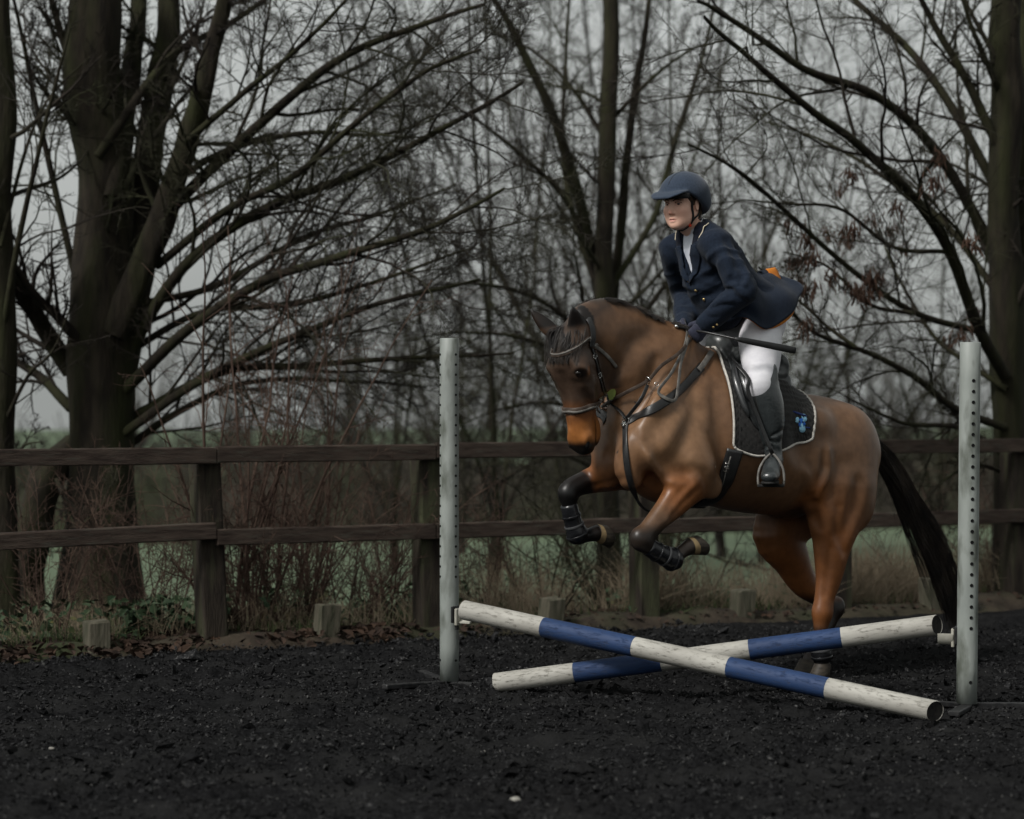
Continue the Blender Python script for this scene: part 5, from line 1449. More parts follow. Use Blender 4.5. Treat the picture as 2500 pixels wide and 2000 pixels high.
# the V of the front
vt, vb = H(1700, 556, 0)+fro*.07, H(1735, 645, 0)+fro*.155
FJ.tube([[*(vt+fro*.03), .07, .050], [*(vt*.5+vb*.5+fro*.02), .055, .030], [*(vb+fro*.01), .03, .006]], k=.006, lat=(0, 1, 0), op='sub')
FJ.tube([rw(nb-spd*.02, .058, .060), rw(nb+spd*.12, .062, .060)], k=.004, op='sub')
vJ, fJ = FJ.mesh(smooth=1, blur=1)
def wrinkle(V, Fq, amp, fr, seed):
    n = np.zeros_like(V); a, b_, c_ = V[Fq[:, 0]], V[Fq[:, 1]], V[Fq[:, 2]]; fn_ = np.cross(b_-a, c_-a)
    for k in range(4):
        for j in range(3): n[:, j] += np.bincount(Fq[:, k], fn_[:, j], len(V))
    n /= np.maximum(np.linalg.norm(n, axis=1, keepdims=True), 1e-12)
    x = V[:, 0]*fr+V[:, 1]*fr*.6; y = V[:, 2]*fr-V[:, 1]*fr*.5
    wx = fbm(x*.5+9, y*.5, 3, seed)*2.2
    r = 1-np.abs(2*fbm(x*.55+wx, y*1.5+wx*.6, 2, seed+3)-.75)*2.0
    return V+n*(amp*(np.clip(r, 0, 1)-.35))[:, None]
vJ = wrinkle(vJ, fJ, .009, 9., 71)
link("jacket", mk_mesh("jacket", W(vJ), fJ), M_jk, rider)
jk_bvh = bvh_of(W(vJ), fJ)
# shirt and stock
FS = Field((.3, -.25, 1.75), (1.2, .25, 2.36), .005)
FS.tube([rw(rib, .122, .150), rw(chest, .114, .155), rw(H(1714, 585, 0), .088, .12), rw(nb, .061, .063), rw(nb+spd*.035, .058, .060)], k=.02, n=26)
FS.ell(H(1750, 640, 0)+fro*.045, (.10, .10, .11), rotB(R(45)), k=.05)
for k_ in range(4):
    q = vt*(1-k_/4)+vb*(k_/4)-fro*.022; FS.tube([[*(q+[0, -.03, .008]), .003, .004], [*(q+[0, .0, -.003]), .004, .005], [*(q+[0, .03, .006]), .003, .004]], k=.012)
FS.tube([rw(nb+spd*.0, .05, .05), rw(nb+spd*.2, .056, .055)], k=.003, op='sub')
v, f = FS.mesh(1, 1); link("shirt", mk_mesh("shirt", W(v), f), M_shirt, rider)
# collar, lapels, piping: bands laid on the jacket
col_px = [(1714, 533), (1716, 550), (1712, 568), (1703, 582)]
def lay_px(px, n, off): return strap_px(px, n, off, jk_bvh)
cpts = catmull([nb+spd*.050+[-.060, 0, .0], nb+spd*.045+[-.035, .062, 0], nb+spd*.02+[.025, .072, 0]+fro*.01, vt*.75+vb*.25+[0, .060, 0]+fro*-.005], 20)
lpts = catmull([vt*.82+vb*.18+[0, .060, 0], vt*.6+vb*.4+[0, .056, 0]+fro*.01, vt*.3+vb*.7+[0, .036, 0]+fro*.012, vb+[0, .006, 0]+fro*.006], 20)
for s in (1, -1):
    m_ = np.array([1, s, 1.])
    P = cpts*m_
    p, n = near(W(P), .004, jk_bvh)
    p = p*.5+W(P)*.5
    MB().ribbon(p, n, np.linspace(.052, .046, 20), .007).build("collar", M_vel, rider)
    T = np.gradient(p, axis=0); B = np.cross(T, n); B /= np.linalg.norm(B, axis=1, keepdims=True); B *= np.sign((B@HV))[:, None]*s
    ed = p+B*.0255+n*.006
    MB().tube(np.vstack([ed, p[-1]+n[-1]*.007]), .0022, 6).build("collar_piping", M_cream, rider)
    p, n = near(W(lpts*m_), .005, jk_bvh)
    MB().ribbon(p, n, [*np.linspace(.030, .062, 6), *np.linspace(.060, .016, 14)], .005).build("lapel", M_jk, rider)
# buttons
M_but = mat("gilt_button", (.75, .55, .25), rough=.3, metal=1.0)
for px, py in ((1699, 709), (1719, 731), (1681, 686)):
    c, n = surf(px, py, .004, jk_bvh); MB().ell(c, (.008, .008, .004), unit(np.cross(n, UP)), np.cross(n, unit(np.cross(n, UP))), n, 12, 6).build("button", M_but, rider)
for px, py in ((1741, 798), (1750, 792)):
    c, n = surf(px, py, .003, jk_bvh); MB().ell(c, (.006, .006, .003), unit(np.cross(n, UP)), np.cross(n, unit(np.cross(n, UP))), n, 12, 6).build("button", M_but, rider)
# flying skirt of the jacket
def skirt():
    r0 = [(1772, 712, .17), (1800, 700, .195), (1830, 690, .18), (1846, 678, .10), (1850, 668, -.02), (1845, 672, -.12)]
    r1 = [(1768, 748, .20), (1806, 742, .235), (1850, 735, .235), (1890, 708, .15), (1893, 672, .0), (1872, 668, -.12)]
    r2 = [(1768, 776, .19), (1818, 777, .250), (1876, 802, .265), (1928, 770, .21), (1950, 728, .14), (1958, 699, .06), (1903, 676, -.09), ]
    n, m = 46, 26
    A = [catmull([H(*q) for q in r], n) for r in (r0, r1, r2)]
    S = np.array([catmull([A[0][i], A[1][i], A[2][i]], m) for i in range(n)])        # (n,m,3)
    u = np.linspace(0, 1, n)[:, None]; v_ = np.linspace(0, 1, m)[None]
    du = np.gradient(S, axis=0); dv = np.gradient(S, axis=1); N = np.cross(dv, du); N /= np.maximum(np.linalg.norm(N, axis=2, keepdims=True), 1e-9)
    fold = (.020*np.sin(u*17+v_*4.5+.4)*v_**.7+.014*np.sin(u*10-v_*7+1.3)*v_+.010*np.sin(u*29+v_*5)*v_*(1-v_*.6)+.008*np.sin(u*24-v_*9)*(1-v_))*(1-.55*v_**4)
    S = S+N*fold[..., None]
    return S, N
SS, SN = skirt()
if (SN[20, 12]@np.array([0, 1, 0])) < 0: SN = -SN
SSw = W(SS.reshape(-1, 3)).reshape(SS.shape); SNw = SN@HB.T
sheet(SSw, SNw, -.0025, .003, "jacket_skirt", M_jk, rider)
hem = SSw.copy(); hem[16:27, -1] += (hem[16:27, -1]-hem[16:27, -2])*np.sin(np.linspace(0, math.pi, 11))[:, None]*1.1
sheet(hem[:, 10:], SNw[:, 10:], -.009, -.006, "skirt_lining", M_org, rider)
# turned back vent corner showing the lining
q = [H(1846, 668, -.04), H(1882, 652, -.06), H(1906, 684, -.02), H(1868, 676, .03)]
vv = np.array([[q[0]*(1-a)*(1-b)+q[1]*a*(1-b)+q[2]*a*b+q[3]*(1-a)*b+np.array([0, 0, .02*math.sin(math.pi*b)]) for b in np.linspace(0, 1, 9)] for a in np.linspace(0, 1, 9)])
nn = np.tile(unit(np.cross(vv[4, 5]-vv[4, 3], vv[5, 4]-vv[3, 4])), (9, 9, 1))
if nn[0, 0, 1] < 0: nn = -nn
sheet(W(vv.reshape(-1, 3)).reshape(vv.shape), nn@HB.T, -.002, .002, "vent_corner", M_jk, rider)
vv2 = vv[3:, 3:]; sheet(W(vv2.reshape(-1, 3)).reshape(vv2.shape), (nn@HB.T)[3:, 3:], .003, .006, "vent_lining", M_org, rider)
# breeches -----------------------------------------------------------
M_br = mat("white_breeches", (.58, .575, .60), (.50, .495, .53), scale=18, rough=.75, bump=.12, bscale=300, sheen=.1)
FR = Field((.0, -.46, 1.15), (1.15, .46, 2.06), .0055)
FR.tube([rw(pel+[.0, 0, .03], .135, .165), rw(pel+[-.02, 0, -.06], .14, .165)], k=.05)
for s in (1, -1):
    m_ = np.array([1, s, 1.])
    FR.tube([rw((hipL+[-.02, -.01, .02])*m_, .105, .088), rw((hipL*.66+kneeL*.34)*m_, .114, .097), rw((hipL*.33+kneeL*.67)*m_, .095, .085), rw((kneeL+[0, 0, .015])*m_, .070, .065), rw((kneeL*.8+ankL*.2)*m_, .054, .052)], k=.05, n=22)
    FR.ell((kneeL+[.02, 0, .01])*m_, (.05, .05, .055), k=.04)
    for j, (px, py) in enumerate(((1800, 800), (1806, 815), (1812, 790))):
        c = H(px, py, .20)*m_; FR.tube([[*(c+[-.05, 0, .02]), .006, .006], [*c, .008, .008], [*(c+[.06, .0, -.03]), .006, .006]], k=.03, op='sub')
v, f = FR.mesh(2, 1); link("breeches", mk_mesh("breeches", W(v), f), M_br, rider)
# boots --------------------------------------------------------------
M_boot = mat("boot_leather", (.016, .019, .020), (.024, .028, .029), scale=25, rough=.30, bump=.15, bscale=90, spec=.6, coat=.15)
M_sole = mat("boot_sole", (.010, .010, .010), (.022, .021, .020), scale=60, rough=.8, bump=.3)
fdir = unit(np.array([.74, .67, 0])); 
for s in (1, -1):
    m_ = np.array([1, s, 1.])
    FBt = Field((ankL-[.30, .28, .25])*m_ if s > 0 else ankL*m_-[.30, .28, .25], (ankL+[.40, .28, .48])*m_ if s > 0 else ankL*m_+[.40, .28, .48], .0048)
    top = kneeL+unit(kneeL-ankL)*.0; fl = fdir
    heel = ankL-fl*.045+[0, 0, -.055]; ball = ankL+fl*.125+[0, 0, -.100]; toe = ankL+fl*.20+[0, 0, -.112]
    FBt.tube([rw((top+[-.006, 0, .012])*m_, .074, .068), rw((top*.75+ankL*.25+[-.016, 0, 0])*m_, .083, .074), rw((top*.45+ankL*.55+[-.012, 0, 0])*m_, .074, .066), rw((top*.15+ankL*.85)*m_, .050, .046), rw((ankL-[0, 0, .03])*m_, .047, .044)], k=.02, n=22)
    FBt.ell((top+[-.052, .0, .055])*m_, (.024, .054, .060), rotB(R(12)), k=.03)
    FBt.tube([rw(heel*m_, .042, .036), rw((ankL+fl*.05+[0, 0, -.055])*m_, .046, .040), rw(ball*m_, .034, .046), rw(toe*m_, .026, .038)], k=.025, lat=np.cross(UP, fl*m_), n=14)
    for zz, dd in ((.02, .0), (-.005, .01), (.06, 0), (.095, .005)):
        c = ankL+[0, 0, zz]
        FBt.tube([[*((c+np.array([math.cos(a)*.052, math.sin(a)*.05, .012*math.sin(a*2+zz*40)]))*m_), .004, .005] for a in np.linspace(0, 2*math.pi, 13)], k=.014, lat=(0, 0, 1), op='sub')
    FBt.tube([[*((top*.8+ankL*.2+[.02, .075, .0])*m_), .003, .003], [*((top*.5+ankL*.5+[.02, .068, 0])*m_), .003, .003]], k=.01, op='sub')
    v, f = FBt.mesh(2, 1); b = link("boot", mk_mesh("boot", W(v), f), M_boot, rider)
    sp = catmull([heel+[0, 0, -.042]-fl*.02, ankL+fl*.06+[0, 0, -.108], ball+[0, 0, -.034], toe+[0, 0, -.022]+fl*.015], 14)
    wd = np.interp(np.linspace(0, 1, 14), [0, .15, .5, .8, .95, 1], [.045, .066, .064, .088, .070, .030])
    MB().ribbon(W(sp*m_), np.tile(-HZ, (14, 1)), wd, .012).build("sole", M_sole, b)
    if s > 0:
        lc = MB()
        for k in range(5):
            c = ankL+fl*(.045+.016*k)+[0, 0, -.004-.0135*k]; sd = np.cross(UP, fl)
            lc.tube(W(np.array([c-sd*.018-[0, 0, .004], c+fl*.003+[0, 0, .004], c+sd*.018-[0, 0, .004]])), .0028, 5)
        lc.build("lacing", M_leag, b)
    # stirrup iron and leather
    st = thing("stirrup", W(ankL*m_), "steel stirrup iron on its leather round the rider's %s boot" % ("near" if s > 0 else "far"), "stirrup")
    sd = np.cross(UP, fl); c = (ankL+fl*.115+[0, 0, -.155]); 
    arch = [c+sd*.062*x+[0, 0, z]-fl*q for x, z, q in ((-.95, 0, 0), (-1, .03, .004), (-.92, .075, .012), (-.62, .115, .022), (-.25, .142, .03), (0, .150, .032), (.25, .142, .03), (.62, .115, .022), (.92, .075, .012), (1, .03, .004), (.95, 0, 0))]
    MB().tube(W(catmull(np.array(arch), 34)*m_), .0062, 8).build("iron_arch", M_steel if False else M_leag, st)
    MB().box(W(c*m_), HB@(sd*m_), HB@(fl*m_), HZ, .062, .022, .007, bev=.003).build("tread", M_sole, st, smooth=False)
    tp = c+[0, 0, .150]-fl*.032
    lea = np.array([tp+[0, .004, .0], kneeL*.55+ankL*.45+[.080, .035, -.02], kneeL*.85+ankL*.15+[.110, .02, .02], H(1832, 925, .27)+[.04, .03, 0], H(1806, 890, .22)+[.02, .0, 0], H(1785, 870, .12)])
    pl = catmull(lea, 26); nn = np.tile(unit([.25, 1, .1])*m_, (26, 1))
    MB().ribbon(W(pl*m_), nn@HB.T, .020, .005).build("stirrup_leather", M_lea, st)
# gloves -------------------------------------------------------------
M_glove = mat("navy_glove", (.014, .016, .030), (.024, .026, .045), scale=80, rough=.75, bump=.2, bscale=300, sheen=.15)
def fist(wr, d, up, inward, name):
    d = unit(d); up = unit(ln(up)-d*np.dot(up, d)); inw = np.cross(d, up); inw = inw if np.dot(inw, inward) > 0 else -inw
    FG_ = Field(wr-[.15, .15, .15], wr+[.17, .17, .15], .0033)
    FG_.tube([rw(wr-d*.035, .034, .030), rw(wr+d*.01, .030, .026), rw(wr+d*.05, .040, .022), rw(wr+d*.085, .042, .020)], k=.012, lat=inw)
    lens = [(.040, .026, .020), (.044, .029, .021), (.041, .027, .020), (.033, .021, .018)]
    for i, (a, b, c) in enumerate(lens):
        k0 = wr+d*(.086-.006*abs(i-1.2))+up*(.030-.0205*i)
        k1 = k0+unit(d*.75+inw*.70)*a; k2 = k1+unit(-d*.35+inw*.9-up*.04)*b; k3 = k2+unit(-d*1.0-inw*.15)*c
        FG_.tube([[*k0, .0112], [*k1, .0102], [*k2, .0094], [*k3, .0080]], k=.004, lat=up, smooth=False)
    t0 = wr+d*.025+up*.026+inw*.012; t1 = t0+unit(d*.75+up*.35+inw*.5)*.042; t2 = t1+unit(d*.9+inw*.35-up*.25)*.030; t3 = t2+unit(d*.45+inw*.6-up*.5)*.022
    FG_.tube([[*t0, .015], [*t1, .0125], [*t2, .0108], [*t3, .0088]], k=.008, lat=up, smooth=False)
    v, f = FG_.mesh(1, 0)
    link(name, mk_mesh(name, W(v), f), M_glove, rider)
    return wr+d*.075+inw*.03
gripL = fist(wrL, H(1698, 818, .10)-wrL, (.3, .05, 1), (0, -1, 0), "glove")
gripR = fist(wrR, H(1652, 812, -.02)-wrR, (.3, -.05, 1), (0, 1, 0), "glove")
# whip ---------------------------------------------------------------
whip = thing("whip", W(gripL), "black riding whip held across the rider's thigh, with a flat leather flap", "riding whip")
w0, w1, w2, w3 = H(1652, 797, .07), gripL, H(1804, 829, .33), H(1942, 856, .40)
MB().tube(W(catmull([w0, H(1690, 806, .09), H(1726, 812, .19), w2], 20)), np.linspace(.0058, .0048, 20), 8).build("shaft", M_lea, whip)
wd_ = np.interp(np.linspace(0, 1, 12), [0, .12, .9, 1], [.010, .028, .034, .030])
MB().ribbon(W(catmull([w2-(w3-w2)*.08, w3], 12)), np.tile(-np.array([0, 1., 0]), (12, 1)), wd_, .007).build("flap", M_lea, whip)
MB().ell(W(w0), (.012, .010, .010), HU, HV, HZ, 12, 8).build("knob", M_chrome, whip)
# reins and martingale forks ------------------------------------------
rein = thing("reins", W(gripL), "leather reins running from the bit to the rider's gloved hands", "reins")
M_rein = M_leag
def rib_free(mb, pts, n, w, th=.003, nrm=None):
    p = off_body(catmull(pts, n)); nn = np.tile(HV*.8+HZ*.2 if nrm is None else nrm, (n, 1)); mb.ribbon(p, nn, w, th)
mb = MB(); gL = W(gripL); gR = W(gripR)
r_mid = surf(1571, 927, .030)[0]
def off_body(P, o=.012):
    out = []
    for q in P:
        nr, nn_, i, dist = horse_bvh.find_nearest(Vector(q)); sg = (Vector(q)-nr).dot(nn_)
        out.append(np.array(nr+nn_*o) if sg < o else np.array(q))
    out = np.array(out); 
    for _ in range(3): out[1:-1] = .5*out[1:-1]+.25*(out[:-2]+out[2:])
    return out
rf_mid = W(Lc(r_mid)*Mir)
pr = catmull([bit_n+HV*.006, surf(1500, 974, .020)[0], surf(1532, 952, .028)[0], r_mid, surf(1612, 896, .028)[0], surf(1650, 866, .030)[0], gL], 46)
for _ in range(2): pr[1:-1] = .5*pr[1:-1]+.25*(pr[:-2]+pr[2:])
mb.ribbon(pr, np.tile(HV*.8+HZ*.2, (46, 1)), .017, .003)
mb.build("rein", M_leab, rein); mb = MB()
rib_free(mb, [bit_f-HV*.004, rf_mid, gR], 20, .017)
mb.build("rein", M_leab, rein)
mb = MB()
lp = [(1664, 822, .06), (1661, 850, .10), (1654, 880, .145), (1637, 915, .185), (1612, 945, .205), (1607, 962, .205), (1620, 977, .205), (1636, 981, .20), (1651, 965, .20), (1657, 930, .19), (1660, 895, .165), (1666, 862, .13), (1672, 830, .09)]
P = [HW(*q) for q in lp]; p = catmull(P, 50)
out = []
for q in p:      # keep the loop off the neck
    nr, nn_, i, dist = horse_bvh.find_nearest(Vector(q)); sgn = (Vector(q)-nr).dot(nn_)
    out.append(np.array(nr+nn_*.014) if sgn < .014 else q)
out = np.array(out)
for _ in range(3): out[1:-1] = .5*out[1:-1]+.25*(out[:-2]+out[2:])
mb.ribbon(out, np.tile(HV, (50, 1)), .016, .003); mb.build("rein_loop", M_leag, rein)
mt = MB()
ch = surf(1530, 1028, .02)[0]
rib_free(mt, [ch, ch*.5+r_mid*.5+HV*.03, r_mid-HZ*.02], 16, .018); mt.build("martingale_fork", M_lea, bp); mt = MB()
rib_free(mt, [ch, W(Lc(ch)*.5+Lc(rf_mid)*.5), rf_mid-HZ*.02], 16, .018); mt.build("martingale_fork", M_lea, bp)
for c in (r_mid, rf_mid): MB().torus(c+HZ*.002, unit(HZ+HU*.4), HV, .017, .0028, 18, 6).build("martingale_ring", M_chrome, bp)
MB().torus(surf(1608, 950, .03)[0], HU, HZ, .010, .002, 14, 6).build("rein_buckle", M_chrome, rein)
# ------------------------------------------------------------------ bare winter trees
M_bark = mat("dark_bark", (.009, .0072, .0052), (.021, .017, .0115), scale=9, rough=.95, bump=.9, bscale=22, stretch=(2.5, 2.5, .5), c3=(.021, .023, .009), scale3=2.2, lo3=.42, hi3=.7)
M_twig = mat("twig_bark", (.010, .0078, .0062), (.020, .016, .012), scale=3, rough=.9, c3=(.026, .028, .013), scale3=.8)
M_twig2 = mat("grey_twig_bark", (.022, .020, .017), (.036, .033, .028), scale=2, rough=.95)
M_red = mat("reddish_shrub_stem", (.036, .021, .016), (.070, .046, .034), scale=4, rough=.9)
M_seed = mat("dry_ash_keys", (.030, .016, .011), (.050, .028, .018), scale=8, rough=.9)
def resamp(P, n):
    """(N,S,3) -> values at n even stations"""
    S = P.shape[1]; x = np.linspace(0, S-1, n); i = np.clip(x.astype(int), 0, S-2); u = (x-i)[None, :, None]
    return P[:, i]*(1-u)+P[:, i+1]*u
def sprout(rng, P, Rd, m, S, lr, ang, wander, lift, tmin=.15, tmax=1.0, rr=.55, rmin=.0025, taper=.25, face=None, absmax=None, mask=None):
    """children for every branch of a level: m each, S stations"""
    N, S0, _ = P.shape
    L = np.linalg.norm(np.diff(P, axis=1), axis=2).sum(1)
    pid = np.repeat(np.arange(N), m); n = len(pid)
    t = tmin+(tmax-tmin)*((np.tile(np.arange(m), N)+rng.uniform(.0, 1., n))/m)
    x = t*(S0-1); i = np.clip(x.astype(int), 0, S0-2); u = (x-i)[:, None]
    A = P[pid, i]; B = P[pid, i+1]; p = A*(1-u)+B*u
    T = (B-A)/np.maximum(np.linalg.norm(B-A, axis=1, keepdims=True), 1e-9)
    rp = Rd[pid, i]*(1-u[:, 0])+Rd[pid, i+1]*u[:, 0]
    q = rng.normal(0, 1, (n, 3)); q[:, 1] *= .7; q -= T*(q*T).sum(1, keepdims=True); q /= np.maximum(np.linalg.norm(q, axis=1, keepdims=True), 1e-9)
    a = np.radians(rng.normal(ang[0], ang[1], n))[:, None]
    d = T*np.cos(a)+q*np.sin(a)
    le = L[pid]*rng.uniform(lr[0], lr[1], n)*(1-.55*t)
    if absmax: le = np.minimum(le, absmax*rng.uniform(.6, 1, n))
    r0 = np.maximum(np.minimum(rp*rr, le*.03+.002), rmin)
    out = np.zeros((n, S, 3)); out[:, 0] = p
    drift = rng.normal(0, 1, (n, 3))*wander*.5
    for k in range(1, S):
        d = d+rng.normal(0, wander, (n, 3))+drift; d[:, 2] += lift; d /= np.linalg.norm(d, axis=1, keepdims=True)
        p = p+d*(le/(S-1))[:, None]; out[:, k] = p
    R2 = r0[:, None]*np.linspace(1, taper, S)[None]
    R2 = np.maximum(R2, rmin*.6)
    if mask is not None:
        ok = mask(out); out, R2 = out[ok], R2[ok]
    return out, R2
def join_tubes(levels):
    V = []; Fc = []; o = 0
    for P, Rd, s in levels:
        v, f, _ = tube_geo(P, Rd, s); V.append(v); Fc.append(f+o); o += len(v)
    return np.concatenate(V), np.concatenate(Fc)
def limb_geo(pts, Y0, Y1, r0, r1, rng, n=26):
    P = catmull([[x, y] for x, y in pts], n); Yv = np.linspace(Y0, Y1, n)+np.sin(np.linspace(0, 3, n)+rng.uniform(0, 6))*.12
    W_ = np.array([Q(x, y, Y) for (x, y), Y in zip(P, Yv)])
    j = rng.normal(0, 1, (n, 3)); 
    for _ in range(2): j[1:-1] = .5*j[1:-1]+.25*(j[:-2]+j[2:])
    W_ += j*r0*.22*np.linspace(0, 1, n)[:, None]
    t = np.linspace(0, 1, n); Rd = r0*(1-t)**.8+r1*(1-(1-t)**.8)
    return W_, Rd
def big_tree(name_label, base, trunks, limbs, rng, m, extra=None, twmat=None, group=None):
    root = thing("bare_tree", base, name_label, "tree", group)
    PL = []; RL = []
    for k, (pts, Y0, Y1, r0, r1) in enumerate(trunks):
        P, Rd = limb_geo(pts, Y0, Y1, r0, r1, rng, 30)
        Rd = Rd*(1+.06*np.sin(np.linspace(0, 17, 30)+k))
        if k == 0: Rd[:4] *= np.array([1.45, 1.25, 1.12, 1.04])
        # fluted, bumpy trunk
        v, f, _ = tube_geo(P[None], Rd[None], 20)
        v = v.reshape(30, 20, 3); c = P[:, None]; th = np.arange(20)/20*2*math.pi
        bump = 1+.06*np.sin(th*3+k)[None, :]*np.linspace(1.4, .5, 30)[:, None]+.05*np.sin(th*5+np.linspace(0, 9, 30)[:, None])+rng.normal(0, .012, (30, 20))
        v = c+(v-c)*bump[..., None]
        link("trunk", mk_mesh("trunk", v.reshape(-1, 3), f), M_bark, root)
        PL.append(P); RL.append(Rd)
    for (pts, Y0, Y1, r0, r1) in limbs:
        P, Rd = limb_geo(pts, Y0, Y1, r0*.74, r1*.6, rng, 30)
        v, f, _ = tube_geo(P[None], Rd[None], 9)
        link("limb", mk_mesh("limb", v, f), M_bark, root)
        PL.append(P); RL.append(Rd)
    PL = np.array(PL); RL = np.array(RL)
    nt = len(trunks)
    L1, R1 = sprout(rng, PL[nt:], RL[nt:], m[0], 12, (.28, .62), (36, 13), .10, .010, tmin=.10, rr=.42, rmin=.0042)
    L1b, R1b = sprout(rng, PL[:nt], RL[:nt], m[0]//2+2, 12, (.16, .42), (50, 14), .09, .02, tmin=.35, rr=.25, rmin=.006)
    L1 = np.concatenate([L1, L1b]); R1 = np.concatenate([R1, R1b])
    L2, R2 = sprout(rng, L1, R1, m[1], 5, (.25, .60), (40, 14), .13, .008, rr=.6, rmin=.0030)
    L3, R3 = sprout(rng, L2, R2, m[2], 3, (.25, .62), (44, 16), .16, .006, rr=.7, rmin=.0023, absmax=.55)
    v, f = join_tubes([(L1, R1, 5), (L2, R2, 3), (L3, R3, 3)])
    link("twigs", mk_mesh("twigs", v, f), twmat or M_twig, root, "stuff")
    return root, L1, L2, L3
rt = np.random.default_rng(5)
# the big multi-stemmed tree on the left
YA = 16.2
big_tree("massive dark multi-stemmed bare tree on the left, behind the fence", PX(250, 1490, YA)*[1, 1, 0]+[0, 0, -.1],
 [([(205, 1310), (207, 1150), (208, 1000), (210, 850), (213, 700), (216, 550), (212, 400), (205, 250), (200, 100), (195, -120)], YA, YA, .24, .17),
  ([(225, 900), (262, 720), (285, 560), (300, 420), (320, 280), (345, 140), (365, -80)], YA+.1, YA+.5, .13, .075),
  ([(235, 700), (300, 560), (350, 440), (395, 300), (430, 170), (490, -60)], YA-.1, YA-.6, .10, .05),
  ([(165, 940), (110, 990), (78, 1080), (62, 1180), (50, 1310)], YA, YA-.3, .11, .125),
  ([(235, 420), (262, 260), (280, 120), (300, -60)], YA, YA+.8, .08, .05)],
 [([(250, 790), (330, 640), (420, 530), (560, 440), (700, 385), (820, 330), (950, 262), (1100, 175)], YA, YA-1.5, .060, .016),
  ([(255, 830), (400, 690), (560, 590), (720, 540), (900, 480), (1060, 400)], YA, YA-2.2, .056, .014),
  ([(232, 590), (400, 400), (560, 250), (700, 135), (860, 62), (1020, 10)], YA, YA-1.0, .060, .018),
  ([(260, 470), (450, 330), (640, 280), (800, 285), (960, 235)], YA, YA+1.2, .038, .010),
  ([(240, 900), (420, 800), (600, 715), (800, 640), (1010, 590)], YA, YA-1.4, .046, .011),
  ([(235, 930), (450, 790), (650, 770), (850, 755), (1080, 745)], YA, YA-.6, .045, .011),
  ([(240, 960), (380, 865), (520, 805), (690, 800), (900, 815)], YA, YA+.8, .038, .010),
  ([(150, 780), (90, 690), (20, 580), (-80, 450)], YA, YA-.8, .095, .05),
  ([(160, 590), (100, 330), (60, 150), (15, -60)], YA, YA-.5, .034, .014),
  ([(205, 330), (350, 130), (500, 40), (640, -60)], YA, YA+.5, .045, .018),
  ([(195, 350), (160, 180), (120, 40), (90, -80)], YA, YA+.3, .050, .025),
  ([(150, 860), (80, 790), (-10, 740), (-90, 700)], YA, YA+.5, .050, .02),
  ([(330, 560), (480, 440), (620, 370), (760, 250), (900, 150), (1010, 100)], YA, YA-2., .040, .012),
  ([(300, 640), (460, 600), (640, 500), (800, 450), (960, 390)], YA, YA+.4, .036, .010),
  ([(390, 300), (520, 190), (640, 90), (760, -30)], YA-.4, YA-1.4, .032, .012),
  ([(240, 760), (420, 660), (620, 640), (800, 590), (990, 520)], YA, YA-.9, .036, .010),
  ([(120, 1010), (140, 1060), (160, 1110), (195, 1085), (235, 1040)], YA-.8, YA-1.2, .022, .008)],
 rt, (15, 11, 9))
# trunks at the left frame edge
rt = np.random.default_rng(11)
big_tree("dark bare trunk cut off by the left edge of the picture", PX(10, 1480, 15.4)*[1, 1, 0],
 [([(0, 1310), (2, 1100), (0, 900), (6, 650), (2, 400), (8, 200), (0, -100)], 15.4, 15.4, .10, .06)],
 [([(5, 700), (40, 500), (75, 350), (110, 200), (150, 60)], 15.4, 15.0, .03, .01), ([(0, 520), (50, 330), (100, 210), (190, 120)], 15.4, 15.9, .02, .008),
  ([(5, 900), (60, 790), (110, 740), (150, 640)], 15.4, 14.9, .02, .006), ([(5, 1000), (50, 940), (90, 930)], 15.4, 15.2, .015, .005)], rt, (7, 6, 5))
# the slim multi-stem tree behind the rider
YM = 19.5
rt = np.random.default_rng(6)
big_tree("slim bare tree with several upright stems rising behind the rider", PX(1490, 1450, YM)*[1, 1, 0]+[0, 0, -.2],
 [([(1282, 1290), (1280, 1100), (1276, 900), (1274, 700), (1272, 560), (1278, 400), (1282, 200), (1285, -80)], YM, YM, .092, .060),
  ([(1270, 650), (1238, 500), (1205, 370), (1160, 230), (1090, 90), (1030, -20)], YM, YM-.8, .056, .020),
  ([(1285, 680), (1305, 500), (1320, 330), (1345, 150), (1375, -60)], YM, YM+.5, .045, .02)],
 [([(1262, 620), (1215, 480), (1185, 330), (1190, 150), (1200, -40)], YM, YM+.6, .04, .018),
  ([(1255, 560), (1190, 420), (1100, 330), (1000, 250), (900, 190)], YM, YM-1, .035, .009),
  ([(1270, 740), (1150, 640), (1030, 600), (880, 600)], YM, YM-1.2, .035, .008),
  ([(1270, 800), (1130, 720), (980, 700), (830, 720)], YM, YM-.7, .03, .007),
  ([(1290, 600), (1380, 450), (1420, 300), (1480, 120), (1510, -30)], YM, YM+.7, .04, .012),
  ([(1285, 760), (1400, 600), (1480, 480), (1560, 380)], YM, YM+1, .035, .009),
  ([(1280, 860), (1380, 760), (1450, 640), (1490, 500)], YM, YM-.4, .028, .008),
  ([(1278, 300), (1200, 180), (1110, 100), (1000, 60)], YM, YM+.6, .03, .008),
  ([(1280, 260), (1390, 150), (1500, 80)], YM, YM-.8, .03, .008),
  ([(1275, 900), (1170, 850), (1060, 860), (960, 900)], YM, YM-.5, .024, .006),
  ([(1275, 1000), (1180, 960), (1080, 1000), (1000, 1080)], YM, YM-1., .02, .006),
  ([(1280, 1090), (1400, 1120), (1520, 1180), (1600, 1190)], YM, YM-.6, .02, .006)],
 rt, (10, 9, 8))
